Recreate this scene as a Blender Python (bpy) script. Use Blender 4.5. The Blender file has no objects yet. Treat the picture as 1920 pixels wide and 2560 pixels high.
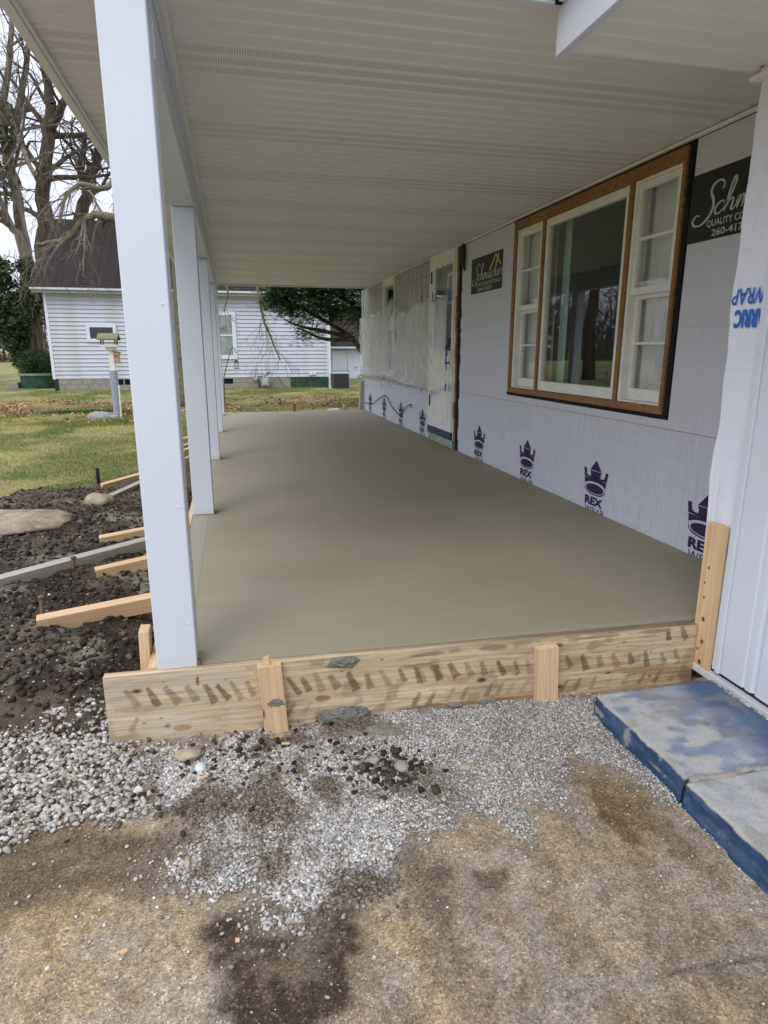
import bpy, bmesh, math, random
import numpy as np
from mathutils import Vector, Matrix
random.seed(7); RNG = np.random.default_rng(11)
sc = bpy.context.scene; COL = sc.collection
# ------------------------------------------------------------ camera
CF, CPITCH, CYAW, CROLL, CH = 1600.1, .2474, .2268, .0006, 1.1549
def _rot():
    fw = np.array([math.sin(CYAW)*math.cos(CPITCH), math.cos(CYAW)*math.cos(CPITCH), -math.sin(CPITCH)])
    rt = np.array([math.cos(CYAW), -math.sin(CYAW), 0.]); up = np.cross(rt, fw)
    c, s = math.cos(CROLL), math.sin(CROLL)
    return np.array([c*rt+s*up, -s*rt+c*up, fw])
CR = _rot()
cam = bpy.data.cameras.new('camera'); camo = bpy.data.objects.new('camera', cam); COL.objects.link(camo)
cam.sensor_fit = 'HORIZONTAL'; cam.sensor_width = 36; cam.lens = CF/1920*36
cam.clip_start = .02; cam.clip_end = 2000
M = Matrix([[CR[0][i], CR[1][i], -CR[2][i], 0] for i in range(3)] + [[0, 0, 0, 1]])
M.translation = (0, 0, CH); camo.matrix_world = M; sc.camera = camo
def at(px, py, axis, val):                 # a point of the photograph met with the plane axis = val (survey helper)
    d = np.array([(px-960)/CF, -(py-1280)/CF, 1.]) @ CR; o = np.array([0, 0, CH])
    return o + (val-o[axis])/d[axis]*d
# ------------------------------------------------------------ world, sun, exposure
SUN_EL, SUN_AZ = math.radians(48), math.radians(215)      # azimuth from +Y clockwise: behind-left of the camera
w = bpy.data.worlds.new('World'); sc.world = w; w.use_nodes = True
nt = w.node_tree; nt.nodes.clear()
out = nt.nodes.new('ShaderNodeOutputWorld'); bg = nt.nodes.new('ShaderNodeBackground')
sky = nt.nodes.new('ShaderNodeTexSky'); sky.sky_type = 'NISHITA'; sky.sun_disc = False
sky.sun_elevation = SUN_EL; sky.sun_rotation = SUN_AZ; sky.air_density = 1; sky.dust_density = 3
tc = nt.nodes.new('ShaderNodeTexCoord'); sep = nt.nodes.new('ShaderNodeSeparateXYZ')
nt.links.new(tc.outputs['Generated'], sep.inputs[0])
rmp = nt.nodes.new('ShaderNodeValToRGB'); nt.links.new(sep.outputs['Z'], rmp.inputs[0])   # overcast cloud layer: brighter towards the zenith
rmp.color_ramp.elements[0].position = 0; rmp.color_ramp.elements[0].color = (7.0, 7.4, 8.9, 1)
rmp.color_ramp.elements[1].position = .9; rmp.color_ramp.elements[1].color = (15, 15.8, 18, 1)
nz = nt.nodes.new('ShaderNodeTexNoise'); nz.inputs['Scale'].default_value = 2.2; nz.inputs['Detail'].default_value = 5
nt.links.new(tc.outputs['Generated'], nz.inputs['Vector'])
mr = nt.nodes.new('ShaderNodeMapRange'); mr.inputs[3].default_value = .88; mr.inputs[4].default_value = 1.12
nt.links.new(nz.outputs[0], mr.inputs[0])
vm = nt.nodes.new('ShaderNodeVectorMath'); vm.operation = 'SCALE'
nt.links.new(rmp.outputs[0], vm.inputs[0]); nt.links.new(mr.outputs[0], vm.inputs['Scale'])
mx = nt.nodes.new('ShaderNodeMix'); mx.data_type = 'RGBA'; mx.inputs[0].default_value = .88
nt.links.new(sky.outputs[0], mx.inputs[6]); nt.links.new(vm.outputs[0], mx.inputs[7])
nt.links.new(mx.outputs[2], bg.inputs[0]); bg.inputs[1].default_value = .11
nt.links.new(bg.outputs[0], out.inputs[0])
sl = bpy.data.lights.new('sun', 'SUN'); sl.energy = .8; sl.angle = math.radians(25); sl.color = (1, .96, .9)
so = bpy.data.objects.new('sun', sl); COL.objects.link(so)
sdir = Vector((math.sin(SUN_AZ)*math.cos(SUN_EL), math.cos(SUN_AZ)*math.cos(SUN_EL), math.sin(SUN_EL)))
so.rotation_euler = sdir.to_track_quat('Z', 'Y').to_euler(); so.location = (-5, -5, 12)
sc.view_settings.view_transform = 'Standard'; sc.view_settings.look = 'None'
sc.view_settings.exposure = .25; sc.view_settings.gamma = 1; sc.view_settings.use_curve_mapping = False
sc.render.engine = 'CYCLES'
sc.cycles.max_bounces = 10; sc.cycles.diffuse_bounces = 6; sc.cycles.transparent_max_bounces = 16

# ------------------------------------------------------------ materials
MATS = {}
class Mt:
    def __init__(s, name, rough=.6, spec=.4):
        s.m = bpy.data.materials.new(name); s.m.use_nodes = True; s.nt = s.m.node_tree
        s.b = s.nt.nodes['Principled BSDF']; s.b.inputs['Roughness'].default_value = rough
        s.b.inputs['Specular IOR Level'].default_value = spec; MATS[name] = s.m
        s.co = s.nt.nodes.new('ShaderNodeTexCoord').outputs['Object']
    def n(s, t, **kw):
        x = s.nt.nodes.new(t)
        for k, v in kw.items(): setattr(x, k, v)
        return x
    def l(s, a, b): s.nt.links.new(a, b)
    def mapped(s, scale, loc=(0, 0, 0)):
        x = s.n('ShaderNodeMapping'); s.l(s.co, x.inputs[0]); x.inputs['Scale'].default_value = scale; x.inputs['Location'].default_value = loc
        return x.outputs[0]
    def noise(s, scale, detail=4, vec=None, rough=.55, dist=0):
        x = s.n('ShaderNodeTexNoise'); x.inputs['Scale'].default_value = scale; x.inputs['Detail'].default_value = detail
        x.inputs['Roughness'].default_value = rough; x.inputs['Distortion'].default_value = dist
        s.l(vec if vec is not None else s.co, x.inputs['Vector']); return x.outputs[0]
    def vor(s, scale, vec=None, out='Distance', feature='F1', rnd=1):
        x = s.n('ShaderNodeTexVoronoi', feature=feature); x.inputs['Scale'].default_value = scale; x.inputs['Randomness'].default_value = rnd
        s.l(vec if vec is not None else s.co, x.inputs['Vector']); return x.outputs[out]
    def ramp(s, v, stops):
        x = s.n('ShaderNodeValToRGB'); e = x.color_ramp.elements
        while len(e) < len(stops): e.new(.5)
        for i, (p, c) in enumerate(stops):
            e[i].position = p; e[i].color = tuple(c)+(1,) if not isinstance(c, (int, float)) else (c, c, c, 1)
        s.l(v, x.inputs[0]); return x.outputs[0]
    def mix(s, f, a, b, mode='MIX'):
        x = s.n('ShaderNodeMix', data_type='RGBA', blend_type=mode)
        for i, v in ((0, f), (6, a), (7, b)):
            if isinstance(v, (int, float)): x.inputs[i].default_value = v if i == 0 else (v, v, v, 1)
            elif isinstance(v, tuple): x.inputs[i].default_value = v+(1,)
            else: s.l(v, x.inputs[i])
        return x.outputs[2]
    def math(s, op, a, b=0.):
        x = s.n('ShaderNodeMath', operation=op)
        for i, v in ((0, a), (1, b)):
            if isinstance(v, (int, float)): x.inputs[i].default_value = v
            else: s.l(v, x.inputs[i])
        return x.outputs[0]
    def attr(s, name):
        x = s.n('ShaderNodeAttribute'); x.attribute_name = name; return x.outputs['Color']
    def color(s, c):
        if isinstance(c, tuple): s.b.inputs['Base Color'].default_value = c+(1,)
        else: s.l(c, s.b.inputs['Base Color'])
        return s
    def bump(s, h, strength=.3, dist=.01):
        x = s.n('ShaderNodeBump'); x.inputs['Strength'].default_value = strength; x.inputs['Distance'].default_value = dist
        s.l(h, x.inputs['Height'])
        if s.b.inputs['Normal'].is_linked: s.l(s.b.inputs['Normal'].links[0].from_socket, x.inputs['Normal'])
        s.l(x.outputs[0], s.b.inputs['Normal']); return s
    def rough(s, v): s.l(v, s.b.inputs['Roughness']); return s
def vary(name, c, amt=.15, scale=6, rough=.6, spec=.4, bump=0, bscale=80, bd=.003):
    t = Mt(name, rough, spec)
    lo = tuple(x*(1-amt) for x in c); hi = tuple(min(1, x*(1+amt)) for x in c)
    t.color(t.mix(t.ramp(t.noise(scale), [(.3, 0), (.7, 1)]), lo, hi))
    if bump: t.bump(t.noise(bscale), bump, bd)
    return t.m
def wood(name, base, dark, knot=True, stain=None, grey=0.):
    t = Mt(name, .7, .25)
    g = t.noise(1, 6, t.mapped((2.6, 75, 75)), .65, .5)
    g2 = t.noise(1, 3, t.mapped((1.1, 7, 7)), .5)
    c = t.mix(t.ramp(g, [(.36, 0), (.60, 1)]), dark, base)
    c = t.mix(t.ramp(g2, [(.35, 0), (.75, .5)]), c, tuple(x*.8 for x in dark))
    if knot:
        v = t.vor(1, t.mapped((4.3, 9, 9)))
        c = t.mix(t.ramp(v, [(.05, 1), (.13, 0)]), c, (.12, .045, .014))
    if grey: c = t.mix(grey, c, (.33, .31, .27))
    if stain: c = t.mix(1., c, t.attr(stain), 'MULTIPLY')
    t.color(c); t.bump(g, .25, .002); return t.m
# white vinyl / aluminium
t = Mt('white_vinyl', .38, .45); t.color(t.mix(t.ramp(t.noise(3), [(.3, 0), (.8, 1)]), (.70, .735, .80), (.66, .69, .76))); WV = t.m
t = Mt('post_wrap', .33, .45)
c = t.mix(t.ramp(t.noise(1.5), [(.3, 0), (.8, 1)]), (.665, .715, .78), (.63, .68, .745))
zz = t.n('ShaderNodeSeparateXYZ'); t.l(t.co, zz.inputs[0])
drt = t.math('MULTIPLY', t.ramp(zz.outputs[2], [(0, .55), (.06, 0)]), t.noise(60, 5)); c = t.mix(drt, c, (.35, .32, .27)); sm_ = t.ramp(t.noise(4, 5, t.mapped((1, 1, .35))), [(.58, 0), (.75, .12)]); c = t.mix(sm_, c, (.45, .43, .38)); t.color(c)
t.bump(t.noise(9, 2), .04, .01); WP = t.m
t = Mt('soffit_vinyl', .42, .35); t.color(t.mix(t.ramp(t.noise(2.3), [(.3, 0), (.8, 1)]), (.84, .835, .80), (.80, .79, .75))); t.bump(t.noise(5, 2), .05, .01); SV = t.m
t = Mt('vented_vinyl', .42, .35)
sp = t.n('ShaderNodeSeparateXYZ'); t.l(t.co, sp.inputs[0])
hx = t.math('LESS_THAN', t.math('FRACT', t.math('MULTIPLY', sp.outputs[0], 95)), .33)
yy = t.math('FRACT', t.math('MULTIPLY', sp.outputs[1], 1/.098))
hy = t.math('MULTIPLY', t.math('GREATER_THAN', yy, .12), t.math('LESS_THAN', yy, .72))
h3 = t.math('LESS_THAN', t.math('FRACT', t.math('MULTIPLY', sp.outputs[1], 52)), .72)
hole = t.math('MULTIPLY', t.math('MULTIPLY', hx, hy), h3)
t.color(t.mix(hole, (.82, .81, .77), (.40, .39, .36))); SVV = t.m
WVP = vary('painted_white_old', (.78, .77, .71), .07, 9, .5, .35, .25, 60, .002)
DARK = vary('dark_void', (.012, .012, .012), .2, 5, .8, .1)
BLACKM = vary('black_metal', (.02, .02, .022), .2, 20, .45, .4)
TAR = vary('tar_paper', (.018, .017, .016), .5, 30, .85, .2, .6, 50, .004)
# concrete
t = Mt('fresh_concrete', .62, .4)
sp = t.n('ShaderNodeSeparateXYZ'); t.l(t.co, sp.inputs[0])
big = t.noise(1, 4, t.mapped((.35, 1.3, 1))); st = t.noise(1, 5, t.mapped((1.2, 26, 1)), .6); fine = t.noise(160, 3)
c = t.mix(t.ramp(big, [(.3, 0), (.7, 1)]), (.295, .258, .172), (.345, .303, .208))
c = t.mix(t.ramp(st, [(.38, .0), (.66, .28)]), c, (.24, .215, .15))
arc = t.noise(1, 4, t.mapped((.9, .5, 1), (3, 1, 0)), .5, 2.5); c = t.mix(t.ramp(arc, [(.45, 0), (.62, .35)]), c, (.345, .312, .228))
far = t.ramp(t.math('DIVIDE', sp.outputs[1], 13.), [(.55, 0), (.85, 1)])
c = t.mix(t.math('MULTIPLY', far, t.ramp(st, [(.42, 0), (.66, .75)])), c, (.40, .37, .30))  # reflective sheen of the far end painted in as paler streaks
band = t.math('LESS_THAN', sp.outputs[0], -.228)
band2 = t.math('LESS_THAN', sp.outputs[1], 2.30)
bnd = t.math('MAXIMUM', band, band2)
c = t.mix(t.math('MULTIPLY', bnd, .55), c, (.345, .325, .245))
ln = t.math('LESS_THAN', t.math('ABSOLUTE', t.math('ADD', sp.outputs[0], .228)), .0016)
c = t.mix(t.math('MULTIPLY', ln, .6), c, (.12, .11, .08))
pit = t.ramp(t.vor(38), [(.05, 1), (.09, 0)]); pm = t.ramp(t.noise(2.3, 3), [(.56, 0), (.64, 1)])
c = t.mix(t.math('MULTIPLY', pit, pm), c, (.12, .11, .085)); t.color(c)
t.bump(st, .12, .004); t.bump(fine, .18, .0015)
t.rough(t.ramp(big, [(.3, .5), (.7, .68)])); CONC = t.m
t = Mt('mortar', .8, .2); t.color(t.mix(t.ramp(t.noise(50), [(.3, 0), (.7, 1)]), (.15, .14, .11), (.27, .255, .21))); t.bump(t.noise(90, 5), .7, .006); MORT = t.m
# house wrap
def wrapmat(name, c1, c2, w=1.0):
    t = Mt(name, .48, .3)
    sp = t.n('ShaderNodeSeparateXYZ'); t.l(t.co, sp.inputs[0])
    a = t.noise(1, 3, t.mapped((1, 130, 1.2))); b = t.noise(1, 3, t.mapped((1, 1.2, 130))); wv = t.math('ADD', a, b)
    c = t.mix(t.ramp(wv, [(.75, 0), (1.25, 1)]), c1, c2)
    dirt = t.ramp(t.noise(7, 6), [(.62, 0), (.78, .25)]); c = t.mix(dirt, c, (.42, .38, .33))
    t.color(c)
    fold = t.noise(1, 4, t.mapped((1, 9, 2.2)), .6, 1.6); low = t.ramp(sp.outputs[2], [(0, 1), (.9, .25)])
    t.bump(t.math('MULTIPLY', fold, low), .75*w, .03); t.bump(wv, .12, .002); return t.m
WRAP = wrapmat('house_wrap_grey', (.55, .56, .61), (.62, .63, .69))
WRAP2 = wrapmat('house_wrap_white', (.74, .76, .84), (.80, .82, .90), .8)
PURP = vary('purple_ink', (.035, .015, .075), .2, 30, .5, .3)
BLUEI = vary('blue_ink', (.02, .14, .56), .15, 20, .45, .3)
BANN = vary('banner_black', (.022, .022, .021), .15, 30, .5, .3, .1, 200, .001)
INKW = vary('silver_ink', (.50, .50, .48), .08, 30, .5, .3)
INKY = vary('yellow_ink', (.70, .60, .04), .08, 30, .5, .3)
REDL = vary('red_chalk', (.42, .10, .07), .3, 60, .8, .1)
TAPE = vary('blue_tape', (.02, .20, .55), .12, 40, .6, .3)
PSID = vary('beige_siding', (.45, .44, .40), .05, 3, .5, .3)
PINE = wood('pine', (.79, .60, .37), (.62, .42, .22))
PINEL = wood('pine_light', (.78, .58, .33), (.66, .44, .22))
PINEO = wood('pine_orange', (.80, .57, .36), (.66, .42, .23), False)
PINEG = wood('pine_grey', (.64, .60, .52), (.48, .43, .35), True, None, .45)
TRIMW = wood('bare_trim', (.39, .21, .085), (.20, .095, .038), True)
FORMW = wood('form_wood', (.74, .60, .41), (.47, .355, .22), True, 'stain')
# foliage, bark, soil
BARK = Mt('bark', .9, .1); g = BARK.noise(1, 6, BARK.mapped((7, 7, 1.6)), .65, .8)
BARK.color(BARK.mix(BARK.ramp(g, [(.35, 0), (.65, 1)]), (.05, .04, .03), (.155, .125, .095))); BARK.bump(g, .8, .03); BARK = BARK.m
BARKL = Mt('pale_bark', .85, .1); g = BARKL.noise(1, 6, BARKL.mapped((5, 5, .9)), .65, .8)
BARKL.color(BARKL.mix(BARKL.ramp(g, [(.35, 0), (.65, 1)]), (.08, .065, .05), (.30, .255, .195))); BARKL.bump(g, .7, .03); BARKL = BARKL.m
BARKG = vary('mossy_bark', (.165, .15, .105), .35, 9, .85, .1, .5, 20, .02)
TWIG = vary('twig_bark', (.17, .14, .115), .35, 3, .85, .1)
TWIGD = vary('dark_twig', (.085, .062, .05), .35, 3, .85, .1)
def leafm(name, cols, scale=4, trans=0):
    t = Mt(name, .6, .25); c = t.ramp(t.noise(scale, 3), [(i*.22+.25, c) for i, c in enumerate(cols)]); t.color(c); return t.m
EVG = leafm('evergreen_leaf', [(.018, .045, .012), (.04, .09, .022), (.10, .17, .05)], 5)
IVY = leafm('ivy_leaf', [(.02, .035, .012), (.045, .07, .02), (.085, .11, .035)], 3)
YEW = leafm('yew_leaf', [(.012, .035, .01), (.03, .07, .015), (.06, .12, .03)], 6)
GRASS = Mt('grass_blades', .75, .15); GRASS.color(GRASS.attr('tint')); GRASS = GRASS.m
LEAFL = Mt('fallen_leaves', .75, .15); LEAFL.color(LEAFL.attr('tint')); LEAFL = LEAFL.m
STONE = Mt('stones', .8, .2); c = STONE.mix(1., STONE.attr('tint'), STONE.ramp(STONE.noise(120, 3), [(.3, .75), (.7, 1.15)]), 'MULTIPLY'); STONE.color(c); STONE.bump(STONE.noise(300, 3), .3, .002); STONE = STONE.m
def groundmat(name, agg, bump, spread):
    t = Mt(name, .88, .15); c = t.attr('tint')
    if agg:
        v = t.vor(190, out='Color'); v2 = t.vor(430, out='Color'); sx = t.n('ShaderNodeSeparateColor'); t.l(v, sx.inputs[0])
        sx2 = t.n('ShaderNodeSeparateColor'); t.l(v2, sx2.inputs[0])
        k = t.ramp(sx.outputs[0], [(0, .45), (.45, .95), (.86, 1.15), (.97, 1.7)]); c = t.mix(.75, c, k, 'MULTIPLY')
        k2 = t.ramp(sx2.outputs[1], [(0, .6), (.6, 1.), (1, 1.5)]); c = t.mix(.7, c, k2, 'MULTIPLY')
        c = t.mix(t.math('MULTIPLY', t.ramp(sx.outputs[2], [(.9, 0), (.93, 1)]), .22), c, (.50, .36, .18))
        t.bump(t.vor(190), .35, .003)
    m = t.ramp(t.noise(28, 6), [(.3, 1-spread), (.7, 1+spread)]); c = t.mix(1., c, m, 'MULTIPLY')
    t.color(c); t.bump(t.noise(70, 6), bump, .012); return t.m
DRIVE = groundmat('old_concrete', True, .35, .25)
SOILM = groundmat('dark_soil', False, 1., .45)
LAWNM = groundmat('lawn_ground', False, .8, .3)
STEPM = Mt('painted_step', .7, .3); STEPM.color(STEPM.mix(1., STEPM.attr('tint'), STEPM.ramp(STEPM.noise(160, 4), [(.3, .8), (.7, 1.15)]), 'MULTIPLY')); STEPM.bump(STEPM.noise(45, 6), .5, .006); STEPM = STEPM.m
# glass
def glassm(name, tint=.0):
    m = bpy.data.materials.new(name); m.use_nodes = True; n = m.node_tree; n.nodes.clear()
    o = n.nodes.new('ShaderNodeOutputMaterial'); mi = n.nodes.new('ShaderNodeMixShader'); tr = n.nodes.new('ShaderNodeBsdfTransparent')
    gl = n.nodes.new('ShaderNodeBsdfGlossy'); fr = n.nodes.new('ShaderNodeFresnel'); fr.inputs[0].default_value = 1.5
    ge = n.nodes.new('ShaderNodeNewGeometry'); mp = n.nodes.new('ShaderNodeMapRange'); mp.inputs[3].default_value = 1.5; mp.inputs[4].default_value = .6667; n.links.new(ge.outputs['Backfacing'], mp.inputs[0]); n.links.new(mp.outputs[0], fr.inputs[0])
    gl.inputs['Roughness'].default_value = .01; gl.inputs['Color'].default_value = (.9, .95, .95, 1); tr.inputs[0].default_value = (.95-tint, .965-tint, .96-tint, 1)
    no = n.nodes.new('ShaderNodeTexNoise'); no.inputs['Scale'].default_value = 1.6; bu = n.nodes.new('ShaderNodeBump'); bu.inputs['Strength'].default_value = .02; bu.inputs['Distance'].default_value = .05
    n.links.new(no.outputs[0], bu.inputs['Height']); n.links.new(bu.outputs[0], gl.inputs['Normal'])
    n.links.new(fr.outputs[0], mi.inputs[0]); n.links.new(tr.outputs[0], mi.inputs[1]); n.links.new(gl.outputs[0], mi.inputs[2]); n.links.new(mi.outputs[0], o.inputs[0]); return m
GLASS = glassm('window_glass')
m = bpy.data.materials.new('plastic_film'); m.use_nodes = True; n = m.node_tree; n.nodes.clear()
o = n.nodes.new('ShaderNodeOutputMaterial'); mi = n.nodes.new('ShaderNodeMixShader'); tr = n.nodes.new('ShaderNodeBsdfTransparent'); pb = n.nodes.new('ShaderNodeBsdfPrincipled')
pb.inputs['Base Color'].default_value = (.95, .95, .93, 1); pb.inputs['Roughness'].default_value = .22; pb.inputs['Specular IOR Level'].default_value = .6
no = n.nodes.new('ShaderNodeTexNoise'); no.inputs['Scale'].default_value = 3.; mr = n.nodes.new('ShaderNodeMapRange'); mr.inputs[3].default_value = .30; mr.inputs[4].default_value = .55
no2 = n.nodes.new('ShaderNodeTexNoise'); no2.inputs['Scale'].default_value = 2.6; no2.inputs['Detail'].default_value = 2; no2.inputs['Distortion'].default_value = 2.2
bu = n.nodes.new('ShaderNodeBump'); bu.inputs['Strength'].default_value = .5; bu.inputs['Distance'].default_value = .04; n.links.new(no2.outputs[0], bu.inputs['Height']); n.links.new(bu.outputs[0], pb.inputs['Normal'])
n.links.new(no.outputs[0], mr.inputs[0]); n.links.new(mr.outputs[0], mi.inputs[0]); n.links.new(tr.outputs[0], mi.inputs[1]); n.links.new(pb.outputs[0], mi.inputs[2]); n.links.new(mi.outputs[0], o.inputs[0]); FILM = m
ROOFB = Mt('brown_shingle', .9, .15); v = ROOFB.vor(1, ROOFB.mapped((3.3, 1, 1)), 'Color'); ROOFB.color(ROOFB.mix(ROOFB.ramp(ROOFB.noise(5, 6), [(.3, 0), (.7, 1)]), (.022, .018, .017), (.050, .039, .036))); ROOFB.bump(ROOFB.noise(25, 4), .5, .02); ROOFB = ROOFB.m
NSID = Mt('lap_siding', .5, .3); sp = NSID.n('ShaderNodeSeparateXYZ'); NSID.l(NSID.co, sp.inputs[0])
alg = NSID.math('MULTIPLY', NSID.ramp(sp.outputs[2], [(.25, 1), (.75, 0)]), NSID.ramp(NSID.noise(1.8, 5), [(.45, 0), (.7, .55)]))
NSID.color(NSID.mix(alg, (.56, .57, .65), (.36, .40, .24))); NSID = NSID.m
BLOCK = vary('block_wall', (.30, .28, .235), .15, 8, .9, .1, .4, 60, .006)
GREENP = vary('green_paint', (.032, .07, .045), .45, 6, .7, .2, .3, 40, .005)
GREY = vary('grey_pipe', (.30, .34, .39), .1, 8, .5, .3)
GALV = vary('galvanised', (.42, .44, .45), .15, 10, .4, .5)
GALVL = vary('gutter_metal', (.55, .56, .58), .1, 3, .4, .5)
MOSS = vary('mossy_wood', (.20, .19, .11), .4, 30, .9, .1, .5, 60, .006)
BHW = vary('birdhouse_wood', (.42, .25, .17), .2, 20, .8, .2)
RUST = vary('rusty_iron', (.16, .10, .07), .4, 60, .8, .3, .4, 120, .003)
CURT = vary('curtain_cloth', (.78, .77, .73), .06, 4, .9, .1)
CURTN = vary('grey_curtain', (.36, .37, .36), .25, 5, .9, .1)
CURTG = vary('teal_curtain', (.42, .60, .56), .06, 4, .9, .1)
ROOMM = vary('room_paint', (.22, .21, .19), .1, 2, .9, .1)
ROCKT = vary('tan_rock', (.40, .33, .24), .25, 12, .9, .1, .6, 30, .01)
ROCKG = vary('grey_rock', (.30, .29, .27), .25, 20, .9, .1, .6, 40, .008)
NAVY = vary('navy_paint', (.025, .05, .11), .2, 15, .45, .4)
DOORI = vary('inner_door', (.13, .15, .18), .08, 3, .6, .3)
t = Mt('flaking_green', .8, .2); f = t.ramp(t.noise(38, 5), [(.44, 0), (.5, 1)]); f2 = t.ramp(t.noise(22, 5, t.mapped((1, 1, 1), (3, 3, 3))), [(.57, 0), (.62, 1)])
t.color(t.mix(f2, t.mix(f, (.24, .34, .25), (.36, .45, .36)), (.12, .05, .03))); t.bump(f, .4, .004); FLAKE = t.m
ASPH = vary('road_asphalt', (.16, .16, .165), .15, 2, .9, .1)

# ------------------------------------------------------------ geometry helpers
def tag(o, label=None, cat=None, group=None, kind=None):
    if label: o['label'] = label
    if cat: o['category'] = cat
    if group: o['group'] = group
    if kind: o['kind'] = kind
    return o
def link(name, data, parent=None):
    o = bpy.data.objects.new(name, data); COL.objects.link(o)
    if parent: o.parent = parent
    return o
def thing(name, loc=(0, 0, 0), label=None, cat=None, group=None):
    o = link(name, None); o.location = loc; o.empty_display_size = .2; return tag(o, label, cat, group)
def mesh(name, v, f, mat=None, parent=None, smooth=False, attr=None):
    me = bpy.data.meshes.new(name); me.from_pydata([tuple(map(float, p)) for p in v], [], f)
    if mat: me.materials.append(mat)
    if smooth: me.polygons.foreach_set('use_smooth', [True]*len(me.polygons))
    if attr is not None: setattr_col(me, *attr)
    me.update(); return link(name, me, parent)
def setattr_col(me, name, cols):
    a = me.color_attributes.new(name, 'FLOAT_COLOR', 'POINT'); c = np.ones((len(cols), 4), np.float32); c[:, :3] = cols; a.data.foreach_set('color', c.ravel())
def npmesh(name, v, f, mat, parent=None, cols=None, smooth=False, cname='tint'):
    v = np.asarray(v, np.float32); f = np.asarray(f, np.int32); me = bpy.data.meshes.new(name); k = f.shape[1]
    me.vertices.add(len(v)); me.vertices.foreach_set('co', v.ravel()); me.loops.add(f.size); me.loops.foreach_set('vertex_index', f.ravel())
    me.polygons.add(len(f)); me.polygons.foreach_set('loop_start', np.arange(len(f), dtype=np.int32)*k)
    if smooth: me.polygons.foreach_set('use_smooth', np.ones(len(f), bool))
    me.materials.append(mat); me.update(calc_edges=True); me.validate()
    if cols is not None: setattr_col(me, cname, cols)
    return link(name, me, parent)
class MB:
    def __init__(s, bev=0): s.bm = bmesh.new(); s.bev = bev
    def box(s, x0, x1, y0, y1, z0, z1):
        m = Matrix.Translation(((x0+x1)/2, (y0+y1)/2, (z0+z1)/2)) @ Matrix.Diagonal((abs(x1-x0), abs(y1-y0), abs(z1-z0), 1))
        bmesh.ops.create_cube(s.bm, size=1, matrix=m); return s
    def prism(s, pts, lo, hi, ax=0):        # polygon in the two other axes, extruded along ax
        def mk(p, h):
            q = list(p); q.insert(ax, h); return s.bm.verts.new(q)
        a = [mk(p, lo) for p in pts]; b = [mk(p, hi) for p in pts]; n = len(pts)
        s.bm.faces.new(a); s.bm.faces.new(b[::-1])
        for i in range(n): s.bm.faces.new((a[i], b[i], b[(i+1) % n], a[(i+1) % n]))
        return s
    def tube(s, pts, r, n=8, cap=True):
        pts = [Vector(p) for p in pts]; rs = r if isinstance(r, (list, tuple)) else [r]*len(pts); rings = []
        for i, p in enumerate(pts):
            d = (pts[min(i+1, len(pts)-1)]-pts[max(i-1, 0)]); d = d.normalized() if d.length > 1e-9 else Vector((0, 0, 1))
            a = d.orthogonal().normalized() if i == 0 else (prev-d*prev.dot(d)).normalized(); prev = a; b = d.cross(a)
            rings.append([s.bm.verts.new(p+(a*math.cos(2*math.pi*k/n)+b*math.sin(2*math.pi*k/n))*rs[i]) for k in range(n)])
        for A, B in zip(rings, rings[1:]):
            for k in range(n): s.bm.faces.new((A[k], A[(k+1) % n], B[(k+1) % n], B[k]))
        if cap: s.bm.faces.new(rings[0][::-1]); s.bm.faces.new(rings[-1])
        return s
    def build(s, name, mat, parent=None, smooth=False):
        if s.bev: bmesh.ops.bevel(s.bm, geom=list(s.bm.edges), offset=s.bev, segments=1, affect='EDGES', clamp_overlap=True)
        bmesh.ops.recalc_face_normals(s.bm, faces=s.bm.faces)
        me = bpy.data.meshes.new(name); s.bm.to_mesh(me); s.bm.free(); me.materials.append(mat)
        if smooth: me.polygons.foreach_set('use_smooth', [True]*len(me.polygons))
        return link(name, me, parent)
def box(name, x0, x1, y0, y1, z0, z1, mat, parent=None, bev=0): return MB(bev).box(x0, x1, y0, y1, z0, z1).build(name, mat, parent)
def struct(o): return tag(o, kind='structure')
def again(o, loc=None, parent=None, mw=None):
    c = o.copy(); COL.objects.link(c)
    if parent: c.parent = parent
    if loc is not None: c.location = loc
    return c
# value noise for height fields and stains
_T = RNG.random((256, 256))
def vn(x, y):
    xi = np.floor(x).astype(int); yi = np.floor(y).astype(int); fx = x-xi; fy = y-yi; fx = fx*fx*(3-2*fx); fy = fy*fy*(3-2*fy)
    g = lambda i, j: _T[(xi+i) & 255, (yi+j) & 255]
    return (g(0, 0)*(1-fx)+g(1, 0)*fx)*(1-fy)+(g(0, 1)*(1-fx)+g(1, 1)*fx)*fy
def fbm(x, y, o=4, s=1.):
    r = 0; a = .5; n = 0
    for i in range(o): r = r+a*vn(x*s+i*17.3, y*s+i*9.1); n += a; a *= .5; s *= 2.03
    return r/n
def sdist(px, py, poly):                    # signed distance to a polygon, positive inside
    P = np.array(poly); d = np.full(px.shape, 1e9); ins = np.zeros(px.shape, bool)
    for (x0, y0), (x1, y1) in zip(P, np.roll(P, -1, 0)):
        ex, ey = x1-x0, y1-y0; t = np.clip(((px-x0)*ex+(py-y0)*ey)/(ex*ex+ey*ey+1e-12), 0, 1)
        d = np.minimum(d, np.hypot(px-x0-t*ex, py-y0-t*ey))
        c = ((y0 > py) != (y1 > py)); xi = x0+(py-y0)*ex/(ey if abs(ey) > 1e-12 else 1e-12); ins ^= c & (px < xi)
    return np.where(ins, d, -d)
def ss(x, a, b): t = np.clip((x-a)/(b-a), 0, 1); return t*t*(3-2*t)
def gp(poly, z=-.27): return [tuple(at(x, y, 2, z)[:2]) for x, y in poly]
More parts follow.
